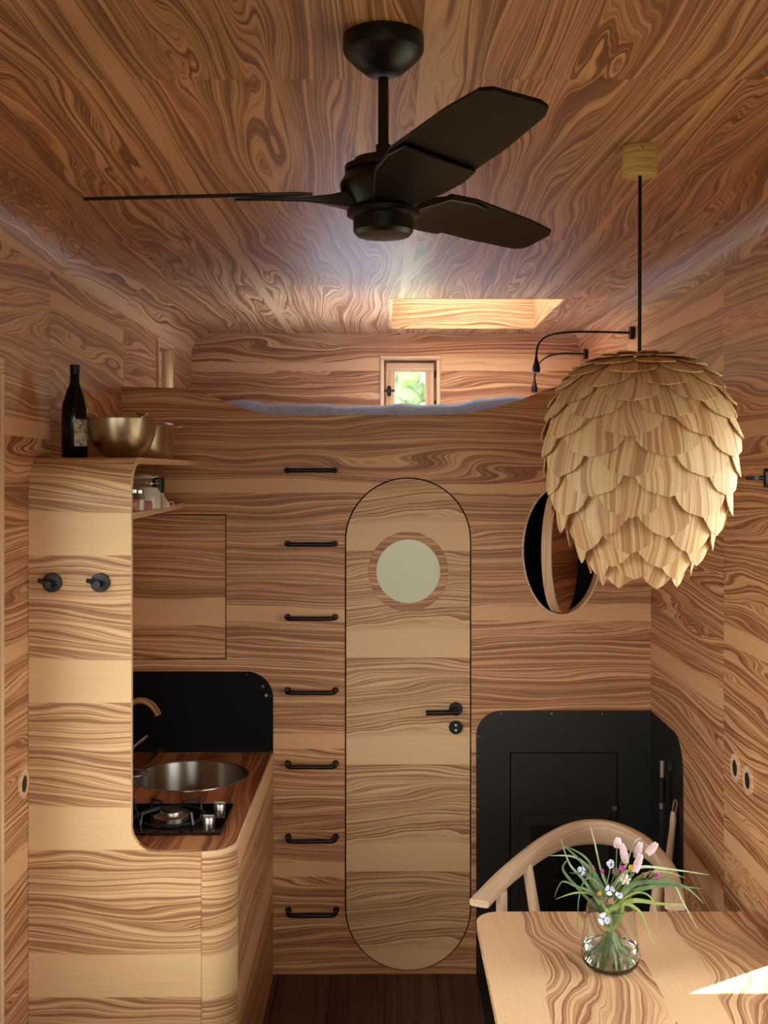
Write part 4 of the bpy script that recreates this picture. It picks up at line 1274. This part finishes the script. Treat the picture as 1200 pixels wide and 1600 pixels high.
for (a, b_) in fleg:
    MB().tube([crel((b_[0], b_[1], 0.001)), crel((a[0], a[1], 0.42)), crel((a[0], a[1], 0.728))], [0.012, 0.019, 0.016], 14).build('leg', M['oak'], ch, 'Z', smooth=50)
for (a, b_) in rleg:
    MB().tube([crel((b_[0] + (a[0] - 0.62) * 0.5, b_[1] + 0.16, 0.001)), crel((b_[0], b_[1], 0.42)), crel((a[0], a[1], 0.735))], [0.012, 0.019, 0.016], 14).build('leg', M['oak'], ch, 'Z', smooth=50)
sc_ = arc(0, 0, 0.24, 0, 360, 32)[:-1]
MB().plate([(p[0] * 1.02 - 0.005, p[1] - 0.09) for p in sc_], [], lambda a, b_, d: (a, b_, 0.455 - d), 0.035).build('seat', M['leather'], ch, bevel=0.012, seg=3)

# ------------------------------------------------------------------ vase and flowers
VX, VY = at(954, 0, 2.763)[0], 2.763
VZ = TZ + 0.0008
vz = tag(empty('glass_vase', (VX, VY, VZ)), 'clear glass vase of flowers on the dining table', 'vase')
out_p = [(0.0, 0.0), (0.050, 0.0), (0.061, 0.004), (0.0695, 0.018), (0.0725, 0.034), (0.0715, 0.052), (0.066, 0.085), (0.0605, 0.12), (0.0585, 0.152)]
in_p = [(0.0563, 0.152), (0.0583, 0.12), (0.0638, 0.085), (0.069, 0.052), (0.070, 0.034), (0.067, 0.02), (0.058, 0.009), (0.0, 0.0075)]
MB().lathe(out_p + in_p, (0, 0, 0), 56, cap=False).build('glass_body', M['vase'], vz, smooth=50)
MB().lathe([(0.0, 0.0082), (0.0575, 0.0097), (0.0664, 0.0206), (0.0694, 0.034), (0.0687, 0.050), (0.0687, 0.0505), (0.0, 0.0505)], (0, 0, 0), 48, cap=False).build('water', M['water'], vz, smooth=40)

def ribbon(name, pts, w, mat, label, group, cat='grass blade', fold=0.25):
    pts = catmull(pts, 5)
    n = len(pts)
    vs, fs = [], []
    view = Vector((0.1, -1, 0.35)).normalized()
    for i, p in enumerate(pts):
        t_ = i / (n - 1)
        tg = (pts[min(i + 1, n - 1)] - pts[max(i - 1, 0)]).normalized()
        sd_ = tg.cross(view)
        sd_ = sd_.normalized() if sd_.length > 1e-4 else Vector((1, 0, 0))
        nn_ = sd_.cross(tg)
        ww = w * (min(1, 0.45 + t_ * 2.0)) * (1 - max(0, (t_ - 0.45) / 0.55) ** 1.6) + 0.0003
        vs += [p - sd_ * ww, p + nn_ * ww * fold, p + sd_ * ww, p - nn_ * 0.0006]
    for i in range(n - 1):
        for j in range(4):
            j2 = (j + 1) % 4
            fs.append((i * 4 + j, i * 4 + j2, (i + 1) * 4 + j2, (i + 1) * 4 + j))
    fs.append((0, 1, 2, 3)); fs.append(tuple((n - 1) * 4 + j for j in (3, 2, 1, 0)))
    o = MB().add(vs, fs).build(name, mat, smooth=60)
    return tag(o, label, cat, group)

def vp(px, py, dy=0.0):
    """point of the bouquet, dy metres in front of (-) or behind the vase axis"""
    return at(px, py, VY + dy)

def foot(i, r=0.03, z=0.014):
    a = i * 2.399
    return (VX + r * math.cos(a), VY + r * math.sin(a), VZ + z)

GG = 'long grass blades in the vase'
GL = 'long arching grass blade spilling from the glass vase'
blades = [
    ([(940, 1405), (905, 1390), (880, 1360), (886, 1345), (890, 1352)], 0.0045, 'leaf', -0.02),
    ([(950, 1410), (935, 1375), (915, 1340), (880, 1320)], 0.006, 'leaf', 0.01),
    ([(955, 1405), (930, 1370), (900, 1340), (858, 1337)], 0.006, 'leafp', 0.03),
    ([(945, 1408), (912, 1375), (890, 1350), (876, 1310)], 0.005, 'leafp', 0.04),
    ([(955, 1405), (942, 1370), (930, 1320), (922, 1290)], 0.0035, 'leafp', 0.03),
    ([(958, 1405), (968, 1372), (1000, 1355), (1046, 1358), (1108, 1367)], 0.0055, 'leafp', 0.02),
    ([(960, 1410), (985, 1385), (1030, 1378), (1070, 1386), (1100, 1412)], 0.008, 'leaf', -0.02),
    ([(958, 1412), (990, 1394), (1040, 1384), (1098, 1389)], 0.008, 'leaf', -0.03),
    ([(960, 1412), (985, 1408), (1030, 1412), (1066, 1415)], 0.008, 'leafy', -0.05),
    ([(955, 1415), (975, 1412), (1000, 1425), (1012, 1455), (1024, 1478)], 0.0055, 'leafy', -0.06),
    ([(975, 1400), (1018, 1384), (1052, 1384), (1065, 1405), (1090, 1452)], 0.004, 'leafp', -0.02),
    ([(955, 1410), (930, 1400), (900, 1395), (868, 1405)], 0.005, 'leafy', -0.03),
    ([(950, 1410), (925, 1395), (900, 1385), (878, 1378), (866, 1402)], 0.004, 'leaf', -0.05),
    ([(955, 1410), (975, 1360), (990, 1318), (1004, 1308)], 0.0028, 'leafp', 0.04),
    ([(952, 1410), (965, 1370), (975, 1330), (976, 1296)], 0.0028, 'leaf', 0.05),
    ([(957, 1412), (940, 1388), (918, 1372), (905, 1400), (902, 1455)], 0.0035, 'leaf', -0.055),
    ([(956, 1412), (985, 1398), (1012, 1398), (1024, 1420), (1026, 1448)], 0.003, 'leafy', -0.04),
    ([(950, 1410), (930, 1392), (912, 1352), (884, 1324), (872, 1318)], 0.0045, 'leaf', 0.02),
    ([(958, 1408), (990, 1376), (1020, 1362), (1048, 1364), (1070, 1372)], 0.004, 'leafy', 0.04),
    ([(953, 1410), (935, 1380), (908, 1366), (890, 1364)], 0.006, 'leaf', 0.0),
    ([(958, 1412), (975, 1396), (1000, 1388), (1030, 1372), (1060, 1370)], 0.007, 'leaf', 0.0),
    ([(950, 1412), (938, 1398), (925, 1378), (920, 1350)], 0.006, 'leaf', -0.03),
]
GLAB = ['dark blade curling back on itself at the left', 'green blade arching to the upper left', 'pale blade reaching farthest left, nearly level',
        'pale blade rising highest on the left', 'thin pale blade standing straight up in the middle', 'pale blade reaching farthest right, nearly level',
        'broad green blade drooping at the right tip', 'broad green blade level to the right', 'broad lime blade resting low on the right over the rim',
        'lime blade hanging down in front of the right of the vase', 'pale blade bending sharply down at the far right', 'lime blade drooping low on the left',
        'thin green blade bent down at the far left', 'thin pale blade curving right behind the pink spikes', 'thin dark blade standing among the pink spikes',
        'thin green blade hanging down left of the vase', 'thin lime blade hanging down on the right side of the vase', 'green blade arching left just under the pale one',
        'lime blade behind the magenta flower on the right', 'short broad green blade at the left of the flowers', 'broad green blade rising to the right behind the lime one',
        'short green blade upright beside the left white flower']
for i, (pts, w, mt, dy) in enumerate(blades):
    base = foot(i, 0.050)
    neck = (VX + (base[0] - VX) * -0.42, VY + (base[1] - VY) * -0.42 + dy * 0.3, VZ + 0.13)
    pp = [base, (base[0] * 0.5 + neck[0] * 0.5, base[1] * 0.5 + neck[1] * 0.5, VZ + 0.07), neck]
    n = len(pts)
    pp += [vp(px, py, dy * (0.4 + 0.6 * k / max(1, n - 1))) for k, (px, py) in enumerate(pts) if k > 0]
    ribbon('grass_blade', pp, w * 0.78, M[mt], 'long grass: ' + GLAB[i], GG)

def stem_to(t, tip, i, r=0.0014, mat='stem'):
    base = Vector(foot(i + 40, 0.047))
    tip = Vector(tip)
    neck = Vector((VX - (base.x - VX) * 0.5, VY - (base.y - VY) * 0.5, VZ + 0.13))
    p = catmull([base, (base + neck) / 2, neck, (neck + tip) / 2 + Vector((0, 0, 0.006)), tip], 5)
    return MB().tube([tuple(q - t.location) for q in p], r, 6).build('stem', M[mat], t, smooth=60)

def spike(px0, py0, px1, py1, dy, i, label):
    t = tag(empty('flower_spike', (VX, VY, VZ)), label, 'flower', 'pink flower spikes in the vase')
    b0, b1 = Vector(vp(px0, py0, dy)) - t.location, Vector(vp(px1, py1, dy)) - t.location
    stem_to(t, b0 + t.location, i)
    d = (b1 - b0)
    L_ = d.length
    d.normalize()
    sx = d.cross(Vector((0, 1, 0))).normalized()
    sy = d.cross(sx)
    mb = MB()
    mb.tube([tuple(b0 + d * (L_ * k / 5)) for k in range(6)], [0.003, 0.0055, 0.006, 0.0055, 0.004, 0.001], 8)
    for k in range(110):
        f = (k + 0.5) / 110
        a = k * 2.399
        rr = 0.0082 * (0.65 + 0.6 * math.sin(PI * min(1, f * 0.9 + 0.12))) * 0.8
        c_ = b0 + d * (L_ * f) + (sx * math.cos(a) + sy * math.sin(a)) * rr
        s_ = 0.0023
        mb.add([c_ + d * s_ * 1.4, c_ - d * s_, c_ + sx * s_, c_ - sx * s_, c_ + sy * s_, c_ - sy * s_], [(0, 2, 4), (0, 4, 3), (0, 3, 5), (0, 5, 2), (1, 4, 2), (1, 3, 4), (1, 5, 3), (1, 2, 5)])
    mb.build('blossom_spike', M['pinkfl'], t)
spike(964, 1324, 966, 1310, 0.02, 1, 'short pink flower spike, the leftmost of the pink spikes')
spike(978, 1348, 972, 1320, 0.0, 2, 'upright pink flower spike between the leftmost spike and the tall one')
spike(994, 1340, 1001, 1317, 0.01, 3, 'tallest pink flower spike at the middle of the bouquet')
spike(1011, 1334, 1026, 1318, 0.0, 4, 'pink flower spike leaning out at the top right of the bouquet')
spike(992, 1362, 1001, 1336, -0.03, 5, 'pink flower spike hanging low in front of the tallest one')

def open_flower(px, py, dy, r, i, label, face=(0.0, -1.0, 0.5)):
    t = tag(empty('white_flower', (VX, VY, VZ)), label, 'flower', 'small white blue flowers in the vase')
    c_ = Vector(vp(px, py, dy))
    stem_to(t, c_, i)
    f = Vector(face).normalized()
    sx = f.cross(Vector((0, 0, 1))).normalized()
    sy = sx.cross(f)
    c_ = c_ - t.location
    np_ = 3 if i % 2 else 4
    for k in range(np_):
        a0 = 2 * PI * k / np_ + i * 0.7
        d1 = sx * math.cos(a0) + sy * math.sin(a0)
        d2 = sy * math.cos(a0) - sx * math.sin(a0)
        pts = []
        for (u_, w_) in ((0.05, 0), (0.42, 0.52), (0.80, 0.60), (1.0, 0.22), (0.94, -0.26), (0.78, -0.58), (0.40, -0.48)):
            pts.append(c_ + d1 * r * u_ + d2 * r * w_ + f * (r * (0.55 * u_ * u_ - 0.35 * abs(w_))))
        mb = MB().add([tuple(p) for p in pts] + [tuple(p - f * 0.0007) for p in pts], [tuple(range(7)), tuple(range(13, 6, -1))] + [(q, (q + 1) % 7, 7 + (q + 1) % 7, 7 + q) for q in range(7)])
        mb.build('petal', M['whitefl'], t)
    mb = MB()
    mb.tube([tuple(c_ - f * 0.001), tuple(c_ + f * 0.003), tuple(c_ + f * 0.0045)], [r * 0.17, r * 0.15, r * 0.06], 10)
    mb.build('flower_centre', M['bluec'], t, smooth=60)
open_flower(952.5, 1391, -0.05, 0.012, 1, 'round white blue flower facing the front above the vase rim', (0.0, -1, 0.25))
open_flower(955, 1350, -0.01, 0.011, 2, 'white blue flower turned sideways at the top middle of the bouquet', (-0.7, -0.7, 0.3))
open_flower(910, 1360, 0.0, 0.012, 3, 'white blue flower on the left side of the bouquet', (-0.8, -0.6, 0.2))
open_flower(967, 1400, -0.05, 0.010, 4, 'white flower lying flat just above the vase rim', (0.3, -0.5, 0.9))
open_flower(943, 1436, -0.066, 0.015, 5, 'large white flower hanging below the vase rim', (0.1, -1, 0.4))
def small_head(px, py, dy, r, mt, i, label, name='small_flower'):
    t = tag(empty(name, (VX, VY, VZ)), label, 'flower', 'small coloured flower heads in the vase')
    c_ = Vector(vp(px, py, dy))
    stem_to(t, c_, i, 0.0012)
    c_ = c_ - t.location
    mb = MB()
    for k in range(14):
        z_ = 1 - 2 * (k + 0.5) / 14
        a = k * 2.399
        q = math.sqrt(1 - z_ * z_)
        d = Vector((q * math.cos(a), q * math.sin(a), z_))
        mb.tube([tuple(c_), tuple(c_ + d * r * 0.8), tuple(c_ + d * r)], [r * 0.15, r * 0.30, r * 0.12], 5)
    mb.build('petals', M[mt], t, smooth=60)
small_head(973, 1357, -0.02, 0.008, 'magenta', 1, 'magenta flower head left of the low pink spike')
small_head(1027, 1368, -0.01, 0.008, 'magenta', 2, 'magenta flower head on the right side of the bouquet')
small_head(941, 1361, 0.0, 0.006, 'magenta', 3, 'tiny magenta flower head left of the middle of the bouquet')
small_head(986, 1355, -0.03, 0.007, 'yellowfl', 4, 'yellow flower head touching the low pink spike')
small_head(937, 1396, -0.04, 0.006, 'yellowfl', 5, 'yellow flower head just left of the round white flower')
small_head(955, 1408, -0.06, 0.008, 'pink', 6, 'salmon flower bud on the vase rim')
small_head(977, 1374, -0.03, 0.014, 'milky', 7, 'cream clover head in the middle of the bouquet')
small_head(1018, 1366, 0.0, 0.010, 'bud', 8, 'grey green bud cluster beside the right magenta flower')
small_head(1006, 1368, 0.0, 0.008, 'bud', 9, 'grey green bud cluster behind the low pink spike')
small_head(925, 1358, 0.0, 0.009, 'bud', 10, 'brown bud cluster beside the left white flower')
small_head(945, 1407, -0.05, 0.009, 'bud', 11, 'brown bud cluster on the vase rim')
small_head(962, 1362, 0.0, 0.010, 'bud', 12, 'brown bud cluster beneath the sideways white flower')

# ------------------------------------------------------------------ outside
struct(MB().box(-60, 60, -60, 14, -0.75, -0.70).build('ground', M['lawn']), 'green meadow outside the windows', 'meadow')
vs, fs = [], []
for j in range(13):
    for i in range(13):
        y = 13.9 + 50 * j / 12
        x = -60 + 120 * i / 12
        vs.append((x, y, -0.71 + 0.13 * (y - 13.9) + 0.6 * math.sin(x * 0.1) * min(1, j / 3)))
for j in range(12):
    for i in range(12):
        a = j * 13 + i
        fs.append((a, a + 1, a + 14, a + 13))
struct(MB().add(vs, fs).build('ground_hillside', M['hill'], smooth=60), 'meadow slope rising beyond the small window', 'meadow')
def tree(x, y, z, h, r, label, sd):
    rnd = random.Random(sd)
    t = tag(empty('tree', (x, y, z)), label, 'tree')
    MB().tube([(0, 0, -0.3), (0, 0, h * 0.6)], [0.25, 0.14], 10).build('trunk', M['bark'], t)
    bm = bmesh.new()
    for k in range(70):
        a, zz = rnd.uniform(0, 2 * PI), rnd.uniform(0.3, 1.0)
        rr = r * rnd.uniform(0.2, 0.8) * math.sin(PI * min(0.95, zz))
        m_ = Matrix.Translation((rr * math.cos(a), rr * math.sin(a), h * zz)) @ Matrix.Scale(r * rnd.uniform(0.12, 0.26), 4)
        bmesh.ops.create_icosphere(bm, subdivisions=2, radius=1.0, matrix=m_)
    for v in bm.verts:
        v.co += Vector((rnd.uniform(-1, 1), rnd.uniform(-1, 1), rnd.uniform(-1, 1))) * 0.03 * r
    me = bpy.data.meshes.new('crown')
    bm.to_mesh(me); bm.free()
    me.materials.append(M['tree'])
    o = bpy.data.objects.new('crown', me)
    C.objects.link(o); o.parent = t
tree(1.2, 26, 0.9, 5.2, 1.6, 'leafy tree in the middle of the small loft window', 3)
tree(4.0, 38, 2.4, 6.0, 2.4, 'leafy tree at the hinge side of the small loft window', 5)
tree(-0.6, 44, 3.2, 6.4, 2.4, 'leafy tree at the latch side of the small loft window', 9)
